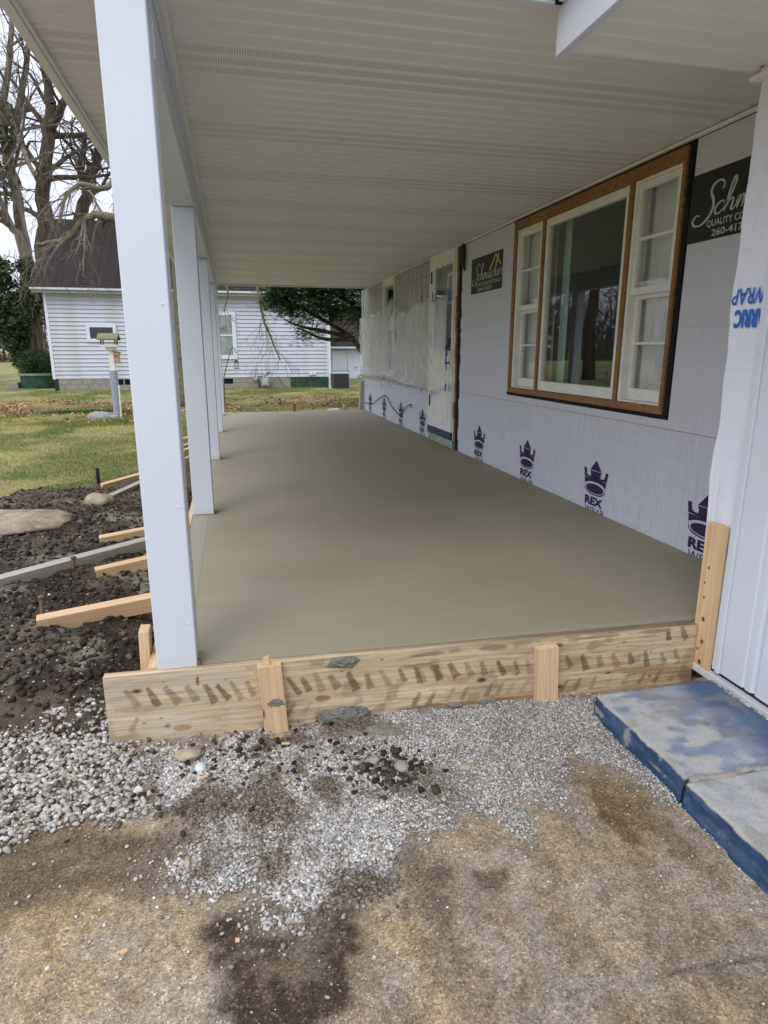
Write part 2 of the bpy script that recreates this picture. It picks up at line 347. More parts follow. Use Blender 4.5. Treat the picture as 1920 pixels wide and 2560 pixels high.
def grid(xs, ys):
    X, Y = np.meshgrid(xs, ys); nx, ny = len(xs), len(ys); i = np.arange(ny-1)[:, None]*nx+np.arange(nx-1)[None]
    return X, Y, np.stack([i, i+1, i+nx+1, i+nx], -1).reshape(-1, 4)
def nonuni(fine0, fine1, step, lo, hi, g=1.35):
    a = list(np.arange(fine0, fine1+step/2, step)); s = step
    while a[-1] < hi: s *= g; a.append(min(hi, a[-1]+s))
    s = step
    while a[0] > lo: s *= g; a.insert(0, max(lo, a[0]-s))
    return np.array(a)
def mixc(c, col, m): return c*(1-m[..., None])+np.array(col)*m[..., None]

# ============================================================ GROUND
DZ = -.27; LZ = -.34
# lawn: one sheet to the horizon
xs = nonuni(-9, 5, .16, -700, 700, 1.3); ys = nonuni(5, 27, .16, -300, 900, 1.3)
X, Y, F = grid(xs, ys); Z = LZ+(fbm(X, Y, 3, .7)-.5)*.05
Z = np.where(Y > 24, Z+.06*ss(Y, 24, 27), Z)
Z = np.where((X > -.2) & (Y < 12.6), -.6, Z); Z = np.where((Y < 2.6), -.5, Z)
gcol = np.zeros(X.shape+(3,))+np.array([.17, .18, .075])
dry = ss(fbm(X, Y, 4, .9), .42, .66); gcol = mixc(gcol, (.32, .28, .15), dry*.8)
gcol = mixc(gcol, (.085, .12, .035), ss(fbm(X+31, Y, 4, 1.3), .5, .7)*.7)
leafband = np.exp(-((Y-(18.3+.9*(fbm(X, Y, 2, .3)-.5)*4))/2.3)**2)
gcol = mixc(gcol, (.13, .085, .05), leafband*.75)
struct(npmesh('lawn', np.stack([X, Y, Z], -1).reshape(-1, 3), F, LAWNM, None, (gcol*np.array([1.04, 1.03, .86])).reshape(-1, 3), True))
# road far left
struct(mesh('road', [(-700, 66, LZ+.03), (-12, 66, LZ+.03), (-12, 78, LZ+.03), (-700, 78, LZ+.03)], [(0, 1, 2, 3)], ASPH))
# driveway of worn concrete
xs = nonuni(-1.35, 1.95, .011, -9, 1.96); ys = nonuni(.75, 2.35, .011, -9, 2.6)
X, Y, F = grid(xs, ys); Zd = DZ+(fbm(X, Y, 3, 2.)-.5)*.012
GRAV = gp([(330,1900),(420,1880),(700,1850),(900,1780),(1100,1750),(1320,1740),(1480,1750),(1560,1850),(1690,1960),(1830,2090),(1760,2070),(1640,1990),(1500,1890),(1420,1880),(1395,1900),(1400,2040),(1300,1990),(1280,2070),(1180,2020),(1120,2060),(1000,2150),(960,2210),(860,2230),(800,2300),(700,2290),(640,2240),(560,2230),(430,2170),(520,2080),(420,2030),(300,2020)])
BIGS = gp([(-300,1840),(0,1850),(120,1800),(250,1830),(290,1880),(420,1890),(400,1990),(330,2020),(150,2050),(0,2110),(-300,2200)])
sg = sdist(X, Y, GRAV)+(fbm(X, Y, 4, 9.)-.5)*.22; sb = sdist(X, Y, BIGS)+(fbm(X+7, Y, 4, 9.)-.5)*.15
c_d = (X*.45+Y*.9, X*.9-Y*.45); swl = fbm(c_d[0]*.8+.5*np.sin(X*2), c_d[1]*6, 5, 2.2); n1 = fbm(X, Y, 5, 3.); n2 = fbm(X+20, Y+11, 5, 7.); n3 = fbm(X*2.6+Y*.5, Y*.9+40, 5, 4.)
c = np.zeros(X.shape+(3,))+np.array([.34, .285, .215])
c = mixc(c, (.25, .205, .15), ss(n1, .4, .65)*.7); c = mixc(c, (.22, .18, .135), ss(swl, .5, .66)*.45); c = mixc(c, (.42, .37, .30), ss(swl, .48, .34)*.4); c = mixc(c, (.42, .34, .235), ss(n3, .5, .7)*.7); c = mixc(c, (.38, .355, .32), ss(n2, .52, .7)*.5)
def blob(poly, w, col, amt, nz=.16, sc_=6.):
    global c
    s = sdist(X, Y, gp(poly))+(fbm(X+poly[0][0], Y, 4, sc_)-.5)*nz+(fbm(X+poly[0][0], Y+3, 5, sc_*4)-.5)*nz*.55; c = mixc(c, col, (ss(s, -w*.8, w*.8)*amt*(.62+.6*fbm(X, Y, 4, 22.))).clip(0, .93))
blob([(-400,2000),(0,2060),(300,2060),(520,2090),(460,2200),(300,2260),(0,2330),(-400,2350)], .10, (.13, .10, .07), .95)
blob([(600,2270),(860,2220),(840,2330),(860,2420),(840,2640),(560,2640),(580,2400),(560,2330)], .08, (.045, .032, .022), 1.25, .22, 6)
blob([(660,2180),(900,2180),(900,2290),(720,2330),(640,2260)], .05, (.10, .078, .056), .9, .2, 7)
blob([(600,2380),(800,2360),(860,2450),(760,2500)], .03, (.30, .26, .19), .35, .2, 12)
blob([(1000,2160),(1110,2150),(1160,2330),(1130,2560),(1010,2560),(1060,2330)], .03, (.10, .085, .065), .6, .2)
blob([(1180,2180),(1260,2180),(1250,2230),(1190,2230)], .015, (.07, .055, .04), .8, .06)
blob([(1470,1960),(1560,2020),(1600,2110),(1560,2110),(1490,2040)], .012, (.085, .06, .045), .85, .05)
blob([(1440,1950),(1500,1930),(1640,2000),(1760,2150),(1700,2150),(1580,2060)], .04, (.17, .125, .07), .7)
blob([(1700,2080),(1790,2160),(1880,2330),(1800,2280)], .03, (.17, .155, .11), .7)
blob([(1740,1990),(1900,2180),(1960,2300),(1900,2300),(1800,2130),(1700,2020)], .04, (.44, .43, .41), .6)
blob([(0,2320),(250,2230),(300,2300),(100,2400)], .06, (.42, .31, .13), .35)
blob([(1240,2100),(1300,2150),(1450,2480),(1400,2560),(1320,2330)], .02, (.34, .32, .29), .5, .05)
blob([(1250,2560),(1500,2440),(1750,2350),(1920,2330),(1920,2420),(1600,2500)], .04, (.31, .30, .27), .55)
blob([(1420,2480),(1650,2430),(1920,2385),(1920,2400),(1650,2442),(1430,2492)], .006, (.10, .09, .075), .8, .01)
blob([(1380,1880),(1420,1900),(1600,2000),(1700,2200),(1500,2150),(1400,2050)], .08, (.22, .165, .09), .35)
c = mixc(c, (.27, .255, .23), ss(sg, -.12, .05)*.85); c = mixc(c, (.10, .085, .07), ss(sb, -.05, .04)*.9)
c = c*np.array([.93, .865, .78]); Zd += .012*ss(sg, 0, .12)
struct(npmesh('driveway', np.stack([X, Y, Zd], -1).reshape(-1, 3), F, DRIVE, None, np.clip(c, .02, .9).reshape(-1, 3), True))
# dug soil beside the slab
SOILP = [(-5.5, 2.42), (-1.1, 2.36), (-.55, 2.3), (-.3, 2.3), (-.3, 12.7), (-.75, 12.7), (-.85, 9), (-1.15, 7.9), (-1.75, 6.7), (-3.2, 6.1), (-5.5, 5.7)]
def soilz(x, y):
    s = sdist(x, y, SOILP)+(fbm(x, y, 3, 2.)-.5)*.3
    m = ss(s, -.16, .2)
    h = .10*fbm(x, y, 4, 2.2)+.085*fbm(x+5, y+3, 5, 6.)+.035*fbm(x, y+9, 3, 26.)
    near = np.exp(-((x+.42)/.16)**2)*.08            # a shallow trench against the form board
    return -.47+m*(.215+h)-near*m
xs = nonuni(-2.3, -.32, .016, -5.5, -.3); ys = nonuni(2.1, 7.2, .016, 2.0, 12.8)
X, Y, F = grid(xs, ys); Z = soilz(X, Y)
c = np.zeros(X.shape+(3,))+np.array([.046, .034, .025])
c = mixc(c, (.125, .10, .075), ss(fbm(X, Y, 5, 3.), .45, .66)*.75); c = mixc(c, (.24, .22, .175), ss(fbm(X+3, Y+8, 5, 4.), .56, .70)*.8)
c = mixc(c, (.12, .095, .065), ss(Y+fbm(X, Y, 3, 2.), 5.6, 7.)*.8)
c = mixc(c, (.13, .12, .06), ss(Y+fbm(X, Y, 3, 3.)*1.4, 7.4, 8.6)*.8)
struct(npmesh('soil', np.stack([X, Y, Z], -1).reshape(-1, 3), F, SOILM, None, c.reshape(-1, 3), True))
# ---- stones
def ico(sub):
    bm = bmesh.new(); bmesh.ops.create_icosphere(bm, subdivisions=sub, radius=1); v = np.array([p.co[:] for p in bm.verts]); f = np.array([[q.index for q in p.verts] for p in bm.faces]); bm.free(); return v, f
I1 = ico(1); I2 = ico(2)
def stones(name, P, R, C, base=I1, flat=.62, rough=.28, smooth=False, mat=None):
    V0, F0 = base; n = len(P); rg = np.random.default_rng(n)
    V = np.repeat(V0[None], n, 0)*(1+(rg.random((n, len(V0), 1))-.5)*2*rough)
    V *= (np.stack([1+.35*rg.random(n), 1-.25*rg.random(n), flat*(.8+.5*rg.random(n))], -1))[:, None]*np.asarray(R)[:, None, None]
    a = rg.random(n)*6.28; b = (rg.random(n)-.5)*1.; ca, sa, cb, sb_ = np.cos(a), np.sin(a), np.cos(b), np.sin(b)
    x = V[..., 0]*cb[:, None]-V[..., 2]*sb_[:, None]; z = V[..., 0]*sb_[:, None]+V[..., 2]*cb[:, None]; y = V[..., 1]
    V = np.stack([x*ca[:, None]-y*sa[:, None], x*sa[:, None]+y*ca[:, None], z], -1)+np.asarray(P)[:, None]
    F_ = (F0[None]+(np.arange(n)*len(V0))[:, None, None]).reshape(-1, 3)
    return npmesh(name, V.reshape(-1, 3), F_, mat or STONE, None, np.repeat(C, len(V0), 0), smooth)
def dz(x, y): return DZ+(fbm(x, y, 3, 2.)-.5)*.012
def scol(n, k, sp=.25):
    pal = np.array(k); c = pal[RNG.integers(0, len(pal), n)]; return np.clip(c*(1+(RNG.random((n, 1))-.5)*2*sp), .01, .9)
GREYS = [(.45, .44, .42), (.57, .56, .54), (.35, .34, .32), (.68, .67, .65), (.43, .38, .32), (.24, .22, .19), (.50, .45, .38)]
n = 190000; x = RNG.uniform(-1.0, 1.85, n); y = RNG.uniform(1.1, 2.27, n)
s = sdist(x, y, GRAV)+(fbm(x, y, 4, 9.)-.5)*.22; keep = RNG.random(n) < ss(s, -.04, .06)*.92*(.55+.75*ss(fbm(x+5, y+2, 4, 9.), .36, .56))+.07*np.exp(np.minimum(s, 0)/.05)+.0035*ss(s, -.7, 0); x, y, s = x[keep], y[keep], s[keep]
coarse = ss(.75-x, 0, .6); r = (.0017+.0032*RNG.random(len(x))**1.5)*(1+.5*coarse)
sel = np.ones(len(x), bool); x, y, r = x[sel], y[sel], r[sel]
C = scol(len(x), GREYS); dk = ss(fbm(x+2, y, 4, 5.), .52, .68)*ss(.7-x, -.1, .3); C = C*(1-dk[:, None]*np.array([.58, .64, .70]))*(.78+.35*fbm(x, y, 4, 14.)[:, None])
tag(stones('gravel', np.stack([x, y, dz(x, y)+.012*ss(s[:len(x)], 0, .12)+r*.25+RNG.random(len(x))*.003], -1), r, C), 'loose pale grey crushed gravel spread in front of the form board', 'gravel', kind='stuff')
n = 17000; x = RNG.uniform(-2.2, -.2, n); y = RNG.uniform(1.6, 2.45, n); s = sdist(x, y, BIGS)+(fbm(x+7, y, 4, 9.)-.5)*.13
keep = RNG.random(n) < ss(s, -.11, .05); x, y = x[keep], y[keep]; r = .0032+.0078*RNG.random(len(x))**1.5
bz = np.maximum(dz(x, y), soilz(x, y))
tag(stones('pebbles', np.stack([x, y, bz+r*.35+RNG.random(len(x))*.008], -1), r, scol(len(x), [(.46, .43, .38), (.54, .52, .47), (.38, .345, .29), (.42, .415, .40), (.33, .265, .20), (.16, .135, .11)], .22), I2, .66, .15, False), 'large rounded off-white pebbles beside the left end of the form board', 'pebbles', kind='stuff')
# stray grit on the soil and the driveway
n = 2600; x = RNG.uniform(-2.4, -.4, n); y = 2.3+RNG.random(n)**1.6*3.6; k = fbm(x, y, 4, 2.5) > .47; x, y = x[k], y[k]; r = .002+.0055*RNG.random(len(x))**3
x2 = RNG.uniform(-.8, 1.3, 900); y2 = RNG.uniform(.8, 2.0, 900); r2 = .0009+.0028*RNG.random(900)**2.5
tag(stones('grit', np.concatenate([np.stack([x, y, soilz(x, y)+r*.4], -1), np.stack([x2, y2, dz(x2, y2)+r2*.5], -1)]), np.concatenate([r, r2]), scol(len(x)+900, GREYS[:5])), 'scattered small grey stones over the dark soil and driveway', 'grit', kind='stuff')
n = 14000; x = RNG.uniform(-2.3, -.42, n); y = 2.3+RNG.random(n)**1.3*4.3; r = .0035+.016*RNG.random(n)**3.5; s = sdist(x, y, SOILP); k = s > .02; x, y, r = x[k], y[k], r[k]
px_, py_ = at(985, 1940, 2, DZ)[:2]; m = 330; x3 = px_+RNG.normal(0, .075, m); y3 = py_+RNG.normal(0, .055, m); r3 = .004+.013*RNG.random(m)**2
px_, py_ = at(640, 1920, 2, DZ)[:2]; m4 = 480; x4 = px_+RNG.normal(0, .22, m4); y4 = py_+RNG.normal(0, .1, m4); r4 = .003+.010*RNG.random(m4)**2
PC = np.concatenate([np.stack([x, y, soilz(x, y)+r*.3], -1), np.stack([x3, y3, dz(x3, y3)+.012+r3*.3], -1), np.stack([x4, y4, dz(x4, y4)+.012+r4*.3], -1)])
CC = scol(len(PC), [(.045, .033, .024), (.065, .048, .034), (.032, .024, .018), (.12, .10, .075)], .3)
tag(stones('soil_clods', PC, np.concatenate([r, r3, r4]), CC, I1, .6, .38), 'crumbled dark brown soil clods lying on the dug ground and gravel', 'soil clods', kind='stuff')
def rock(name, x, y, z, r, mat, label, flat=.6, ax=(1, 1), cat='rock', group=None):
    v, f = ico(3); rg = np.random.default_rng(int(abs(x*1000))+3); k = rg.random(3)*9
    d = 1+.35*(fbm(v[:, 0]*1.3+k[0]+v[:, 2], v[:, 1]*1.3+k[1]-v[:, 2], 3, 1.3)-.5)*2+.08*(fbm(v[:, 0]*6+k[2], v[:, 1]*6+v[:, 2]*5, 2, 1.)-.5)
    v = v*d[:, None]*np.array([r*ax[0], r*ax[1], r*flat])
    o = npmesh(name, v, f, mat, None, None, False); o.location = (x, y, z); return tag(o, label, cat, group)
p = at(735, 1905, 2, DZ); p = at(470, 1900, 2, DZ); rock('rock', p[0], p[1], DZ+.02, .042, ROCKT, 'flat tan-grey stone lying in gravel below the left part of the form board', .5, (1.1, .75))
p = at(503, 1930, 2, DZ); rock('rock', p[0], p[1], DZ+.018, .026, vary('white_rock', (.62, .62, .6), .1, 20, .9, .1), 'small chalk-white stone just right of the flat tan stone', .6, (.8, 1))
p = at(935, 1915, 2, DZ); rock('rock', p[0], p[1], DZ+.025, .022, ROCKG, 'pale angular stone at the left edge of the dark soil clump in the gravel', .7)
p = at(1003, 1932, 2, DZ); rock('rock', p[0], p[1], DZ+.025, .028, ROCKG, 'largest grey stone at the right edge of the dark soil clump in the gravel', .6)
p = at(1163, 1926, 2, DZ); rock('rock', p[0], p[1], DZ+.015, .022, ROCKT, 'flat greenish stone alone in gravel right of the dark soil clump', .4, (1.1, .8))
p = at(470, 2160, 2, DZ); rock('rock', p[0], p[1], DZ+.008, .018, ROCKT, 'narrow tan sliver of stone at the lower left tip of the gravel', .5, (.5, 1.2))
p = at(640, 1958, 2, DZ); rock('rock', p[0], p[1], DZ+.018, .02, MORT, 'round grey-brown mortar lump in the middle of the gravel', .8)
rock('rock', -1.22, 5.95, -.15, .11, ROCKT, 'round brown rock at the lower end of the pale diagonal brace', .7, (1.1, .9))
rock('rock', -1.12, 6.45, -.19, .13, ROCKT, 'low flat tan rock under the far brace on the soil', .35, (1.1, .8))
rock('flat_stone', -1.92, 5.3, -.135, .56, vary('sandstone', (.34, .275, .20), .35, 11, .95, .05, .9, 30, .012), 'broad flat tan stone slab lying at the edge of the lawn', .11, (1.05, .62))
rock('rock', -2.92, 15.5, -.3, .24, ROCKG, 'mossy grey boulder left of the bird feeder post', .55, (1.1, .8))
rock('rock', -2.66, 15.45, -.31, .11, ROCKG, 'small dark stone between the boulder and the feeder post', .6)
def lump(name, x, y, z, r, mat, label, cat, sx=1., sy=1., sz=.4, rz=0.):
    v, f = ico(5); k = abs(x*37.1+y*11.3) % 9
    d = .55+.9*fbm(v[:, 0]*1.6+k+v[:, 2], v[:, 1]*1.6+k-v[:, 2], 5, 1.6)+.35*(fbm(v[:, 0]*7+k, v[:, 1]*7+v[:, 2]*6, 3, 1.4)-.5)
    v = v*d[:, None]*np.array([r*sx, r*sy, r*sz]); o = npmesh(name, v, f, mat); o.location = (x, y, z); o.rotation_euler = (0, 0, rz); return tag(o, label, cat)
def mortar(px, py, r, label, y=None, flat=.5):
    p = at(px, py, 2, DZ) if y is None else at(px, py, 1, y)
    if y is None:
        lump('mortar_lump', p[0], p[1], p[2]+.012, r, MORT, label, 'mortar lump', 1.4, .9, flat)
    else: lump('mortar_lump', p[0], p[1], p[2], r, MORT, label, 'mortar lump', 1.5, .22, flat*1.3)
mortar(960, 1835, .055, 'wide grey splash of wet mortar on the gravel below the board middle', flat=.3)
mortar(880, 1845, .03, 'small grey mortar splash left of the widest one on the gravel', flat=.4)
mortar(1130, 1765, .035, 'grey mortar lump against the board foot between the two stakes')
mortar(1215, 1755, .03, 'grey mortar lump against the board foot just left of the right stake')
mortar(1060, 1785, .022, 'smallest mortar crumb at the board foot near its middle')
# wood chips
CHL = ['just below the chalk-white stone', 'topmost in the gravel, below the left stake', 'in the gravel middle beside the round mortar lump', 'at the left rim of the dark soil clump', 'farthest right, near the wide mortar splash', 'lower left of centre, where the gravel is thick', 'at the bottom left fringe of the gravel', 'alone on the bare driveway at lower left', 'near the bottom edge beside the dark stain', 'right of the dark soil clump in thin gravel']
for i, (a, b, ln, an) in enumerate([(510,1958,.028,.6),(715,1873,.03,.1),(720,1968,.022,1.2),(892,1960,.03,1.5),(1000,1860,.014,.8),(600,2008,.022,1.1),(588,2055,.014,.9),(312,2398,.016,.6),(595,2370,.01,0),(1110,2015,.012,.4)]):
    p = at(a, b, 2, DZ); o = MB(.0004).box(-ln/2, ln/2, -.005, .005, -.0015, .0015).build('wood_chip', PINEO)
    o.location = (p[0], p[1], DZ+.024); o.rotation_euler = (.2, .15, an); tag(o, 'orange pine splinter '+CHL[i], 'wood chip', 'wood chips strewn over the gravel')
# ============================================================ SLAB
slab = struct(thing('porch_slab'))
jl = [(2.312, 2.240), (4.765, 4.93), (7.17, 7.22), (9.68, 9.70), (12.62, 12.66)]
for i in range(4):
    g = .0025; (a0, a1), (b0, b1) = jl[i], jl[i+1]
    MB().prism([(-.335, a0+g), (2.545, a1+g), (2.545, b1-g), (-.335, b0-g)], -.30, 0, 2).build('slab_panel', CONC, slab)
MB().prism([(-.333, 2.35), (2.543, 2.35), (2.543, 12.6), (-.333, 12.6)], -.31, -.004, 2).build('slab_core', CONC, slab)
# ============================================================ FORM BOARDS, STAKES, BRACES
def formboard():
    p0 = Vector((-.52, 2.272, 0)); p1 = Vector((1.90, 2.197, 0)); L = (p1-p0).length; ang = math.atan2(p1.y-p0.y, p1.x-p0.x); H = .277
    nx, nz = 620, 84; u = np.linspace(0, L, nx); v = np.linspace(-H, .006, nz); U, V = np.meshgrid(u, v)
    ex = (p1-p0).normalized(); nrm = Vector((-ex.y, ex.x, 0))
    c = np.ones(U.shape+(3,))
    c = mixc(c, (.80, .80, .80), ss(fbm(U, V, 5, 5.), .45, .7)*.5)
    c = mixc(c, (.62, .50, .38), ss(fbm(U*.6+9, V*5, 5, 5.), .52, .7)*ss(U, .9, 2.)*.65)
    c = mixc(c, (.50, .36, .22), ss(fbm(U*1.6+2, V*16+4, 5, 6.), .54, .68)*ss(U, .5, 1.6)*.45); c = mixc(c, (.46, .46, .44), ss(fbm(U*3+6, V*4+1, 6, 4.), .60, .68)*.55)
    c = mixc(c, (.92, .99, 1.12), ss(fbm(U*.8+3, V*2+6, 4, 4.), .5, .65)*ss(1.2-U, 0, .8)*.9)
    def uv(px, py):
        q = at(px, py, 1, 2.235); q = at(px, py, 1, float(2.272-(q[0]+.52)*.031)); return (q[0]-p0.x)/math.cos(ang), q[2]
    def mark(px, py, tilt, ln=.056, wd=.0105, a=.62):
        tilt *= 1.0
        global RNG
        cu, cv = uv(px, py); du = U-cu; dv = V-cv; al = du*math.sin(tilt)+dv*math.cos(tilt); ac = du*math.cos(tilt)-dv*math.sin(tilt)
        wob = (vn(U*90+px, V*90)-.5)*.004
        wv = wd*(1-.28*al/(ln/2)); m = ss(wv-np.abs(ac)+wob, -.0015, .002)*ss(ln/2-np.abs(al)+wob, -.002, .003)*a*(.65+.5*vn(U*60, V*160+px)); return m
    D1 = lambda x, y: (200+x/1.843, 1500+y/1.843); D2 = lambda x, y: (1000+x/1.803, 1500+y/1.803)
    up = [D1(*q) for q in [(240,455),(335,450),(425,440),(515,428),(600,428),(660,425),(720,420),(785,410),(985,395),(1040,385),(1100,380),(1170,380),(1255,375),(1330,370),(1405,355),(1485,350),(1555,345),(1635,330)]]+[D2(*q) for q in [(95,335),(170,325),(240,320),(310,318),(375,310),(455,302),(525,300),(580,305),(760,280),(830,280),(900,272),(970,270),(1040,265),(1110,265),(1185,262),(1245,250),(1210,155),(1280,152)]]
    lo = [D1(*q) for q in [(250,575),(405,580),(970,505),(1045,500),(1405,475),(1550,455),(1615,460)]]+[D2(*q) for q in [(75,450),(140,440),(225,430),(290,420),(400,405),(450,400),(500,395),(560,390),(740,385),(800,378),(870,370),(945,365),(1020,352),(1090,350),(1160,345),(1230,338)]]
    dk = (.27, .22, .17)
    for i, q in enumerate(up): c = mixc(c, dk, np.clip(mark(q[0], q[1]+2*math.sin(i*5), -.50+.006*i+.12*math.sin(i*2.1), .086-.0006*i+.01*math.sin(i*3.3), .0118+.002*math.sin(i*7), .70+.22*math.sin(i*1.7)), 0, .9))
    for i, q in enumerate(lo): c = mixc(c, dk, np.clip(mark(q[0], q[1], .48+.1*math.sin(i), .066 if i != 1 else .02, .0095, .45+.22*math.sin(i*1.3)), 0, .8))
    def spot(px, py, ru, rv, col, a):
        nonlocal c
        cu, cv = uv(px, py); d = ((U-cu)/ru)**2+((V-cv)/rv)**2+(fbm(U*12+px, V*12, 3, 2.)-.5)*1.4; c = mixc(c, col, (1-ss(d, .5, 1.2))*a)
    for q in [(542,370,.006,.02),(557,620,.004,.012)]: spot(*D1(q[0], q[1]), q[2], q[3], (.42, .22, .09), .9)
    spot(*D1(1120, 452), .03, .013, (.45, .28, .14), .8); spot(*D1(475, 588), .03, .014, (.55, .42, .25), .7)
    spot(*D1(1200, 530), .11, .03, (.42, .47, .50), .9); spot(*D1(1080, 575), .06, .014, (.42, .47, .50), .9); spot(*D1(1180, 300), .05, .012, (.42, .47, .5), .9)
    spot(*D2(1225, 275), .035, .018, (.95, 1.1, 1.25), .8); spot(*D2(940, 328), .014, .006, (.3, .15, .08), .9); spot(*D2(1125, 342), .01, .007, (.3, .15, .08), .9)
    spot(*D2(1290, 340), .05, .05, (.4, .32, .27), .7); spot(*D2(200, 475), .2, .012, (.5, .38, .25), .8); spot(*D2(420, 450), .12, .01, (.5, .38, .25), .8)
    spot(*D1(200, 470), .05, .03, (.75, .8, .85), .5); spot(*D1(300, 500), .05, .02, (.75, .8, .85), .5)
    for (a_, b_, ru, rv, am) in [(905,520,.05,.012,.6),(1260,540,.09,.02,.8),(1330,380,.012,.04,.5),(880,330,.03,.01,.7),(1000,560,.04,.01,.6),(560,300,.03,.006,.7),(1500,500,.07,.014,.5),(1560,300,.08,.008,.8)]: spot(*D1(a_, b_), ru, rv, (.40, .42, .42), am)
    for (a_, b_, ru, rv, am) in [(120,245,.08,.008,.8),(420,215,.06,.012,.8),(640,215,.05,.01,.8),(900,165,.10,.008,.8),(1150,140,.09,.008,.8),(760,410,.02,.008,.6),(1300,250,.03,.03,.4),(350,390,.05,.01,.4),(60,500,.1,.015,.8),(1000,420,.07,.01,.5),(480,470,.08,.012,.8)]: spot(*D2(a_, b_), ru, rv, (.38, .38, .37), am)
    for k in range(46):
        cu, cv = RNG.uniform(.1, 2.4), RNG.uniform(-.26, -.01); rr = RNG.uniform(.001, .0045); d = ((U-cu)/(rr*1.8))**2+((V-cv)/rr)**2; c = mixc(c, (.30, .24, .19) if k % 3 else (.55, .56, .56), (1-ss(d, .5, 1.3))*.8)
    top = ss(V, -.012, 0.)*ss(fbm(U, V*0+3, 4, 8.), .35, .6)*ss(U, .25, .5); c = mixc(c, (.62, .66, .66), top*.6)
    pts = np.stack([U, -.0004+0*U-.0012*(fbm(U*3, V*60, 2, 1.)), V], -1).reshape(-1, 3)
    i = np.arange(nz-1)[:, None]*nx+np.arange(nx-1)[None]; F = np.stack([i, i+1, i+nx+1, i+nx], -1).reshape(-1, 4)
    V8 = np.array([(0, .0006, -H), (L, .0006, -H), (L, .038, -H), (0, .038, -H), (0, .0006, .0045), (L, .0006, .0045), (L, .036, .0045), (0, .036, .0045)]); F8 = np.array([(0, 3, 2, 1), (4, 5, 6, 7), (1, 2, 6, 5), (2, 3, 7, 6), (3, 0, 4, 7)])+len(pts)
    V8b = np.array([(0, -.0006, .0055), (L, -.0006, .0055), (0, .0006, .0045), (L, .0006, .0045)])
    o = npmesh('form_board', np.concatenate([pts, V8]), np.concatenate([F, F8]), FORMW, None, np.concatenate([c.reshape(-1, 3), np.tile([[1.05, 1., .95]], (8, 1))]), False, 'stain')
    o.location = p0; o.rotation_euler = (0, 0, ang)
    tag(o, 'long weathered wooden form board with dark tread marks along the near slab edge', 'form board'); return p0, ex, ang
fb = formboard()
def plank(name, p0, p1, w, th, mat, label, cat, group=None, roll=0., bev=.0015, parent=None):
    p0, p1 = Vector(p0), Vector(p1); d = p1-p0; L = d.length; ex = d.normalized(); up = Vector((0, 0, 1)) if abs(ex.z) < .9 else Vector((0, -1, 0))
    ey = up.cross(ex).normalized(); ez = ex.cross(ey); R = Matrix((ex, ey, ez)).transposed().to_4x4() @ Matrix.Rotation(roll, 4, 'X')
    o = MB(bev).box(0, L, -w/2, w/2, -th/2, th/2).build(name, mat, parent)
    v = RNG.random()*3
    for q in o.data.vertices: q.co.x += v
    R.translation = p0-(R.to_3x3() @ Vector((v, 0, 0))); o.matrix_world = R
    if cat: tag(o, label, cat, group)
    return o
G = 'wooden stakes nailed to the near form board'
fy = lambda x: 2.272-(x+.52)*.031
a = at(675, 1668, 1, fy(.07)-.02); plank('wooden_stake', (.072, fy(.07)-.021, .012), (.092, fy(.09)-.024, -.30), .088, .036, PINE, 'splintered wooden stake on the left part of the form board with mortar on its face', 'stake', G)
a = at(1365, 1620, 1, fy(1.2)-.02); plank('wooden_stake', (1.192, fy(1.19)-.021, -.022), (1.205, fy(1.2)-.022, -.30), .095, .036, PINE, 'orange wooden stake on the right part of the form board near the blue step', 'stake', G)
o = mesh('splinter', [(.045, 2.22, .005), (.075, 2.22, .005), (.075, 2.24, .005), (.045, 2.24, .005), (.05, 2.222, .045), (.07, 2.222, .042), (.072, 2.236, .05), (.052, 2.236, .04)], [(0, 3, 2, 1), (4, 5, 6, 7), (0, 1, 5, 4), (1, 2, 6, 5), (2, 3, 7, 6), (3, 0, 4, 7)], PINE); tag(o, 'split wood stub standing on top of the left form board stake', 'splinter')
mortar(1355, 1608, .028, 'grey mortar dollop on top of the right form board stake', 2.245, .4)
mortar(690, 1757, .026, 'grey mortar smear on the face of the left form board stake', 2.216, .6)
mortar(862, 1655, .035, 'grey mortar smear over the board top right of the left stake', 2.240, .5)
mortar(862, 1790, .06, 'triangular grey mortar splat on the lower board face', 2.235, .5)
# corner stake on the wing corner
plank('wooden_stake', (1.924, 2.178, -.185), (1.922, 2.178, .458), .038, .089, PINEL, 'tall pale knotted stud standing upright at the corner of the white siding wall', 'stake', bev=.002)
plank('wooden_stake', (-.405, 2.475, -.32), (-.392, 2.47, .10), .038, .075, PINE, 'short upright stake behind the nearest white post', 'stake', bev=.002)
plank('form_board', (-.356, 2.33, -.115), (-.356, 12.6, -.115), .034, .225, FORMW if False else PINE, 'long edge board running along the left side of the slab behind the posts', 'form board')
plank('form_board', (-.34, 12.685, -.115), (2.5, 12.70, -.115), .036, .225, PINE, 'form board closing the far end of the slab', 'form board')
for i, (px, lab) in enumerate([(586, 'left, darkest stub'), (735, 'middle stub'), (858, 'right stub beside the scrap paper')]):
    x = at(px, 1025, 1, 12.75)[0]; plank('wooden_stake', (x, 12.735, -.35), (x+.01*i, 12.735, (.07, .145, .115)[i]), .045, .10, (PINEG, TRIMW, PINE)[i], 'wooden stake top at the far slab end, '+lab, 'stake', 'stake tops at the far end of the slab')
o = rock('paper_scrap', 1.93, 12.78, .0, .10, WVP, 'crumpled pale paper scrap beside the right far stake', .35, (1.3, .5), 'paper')
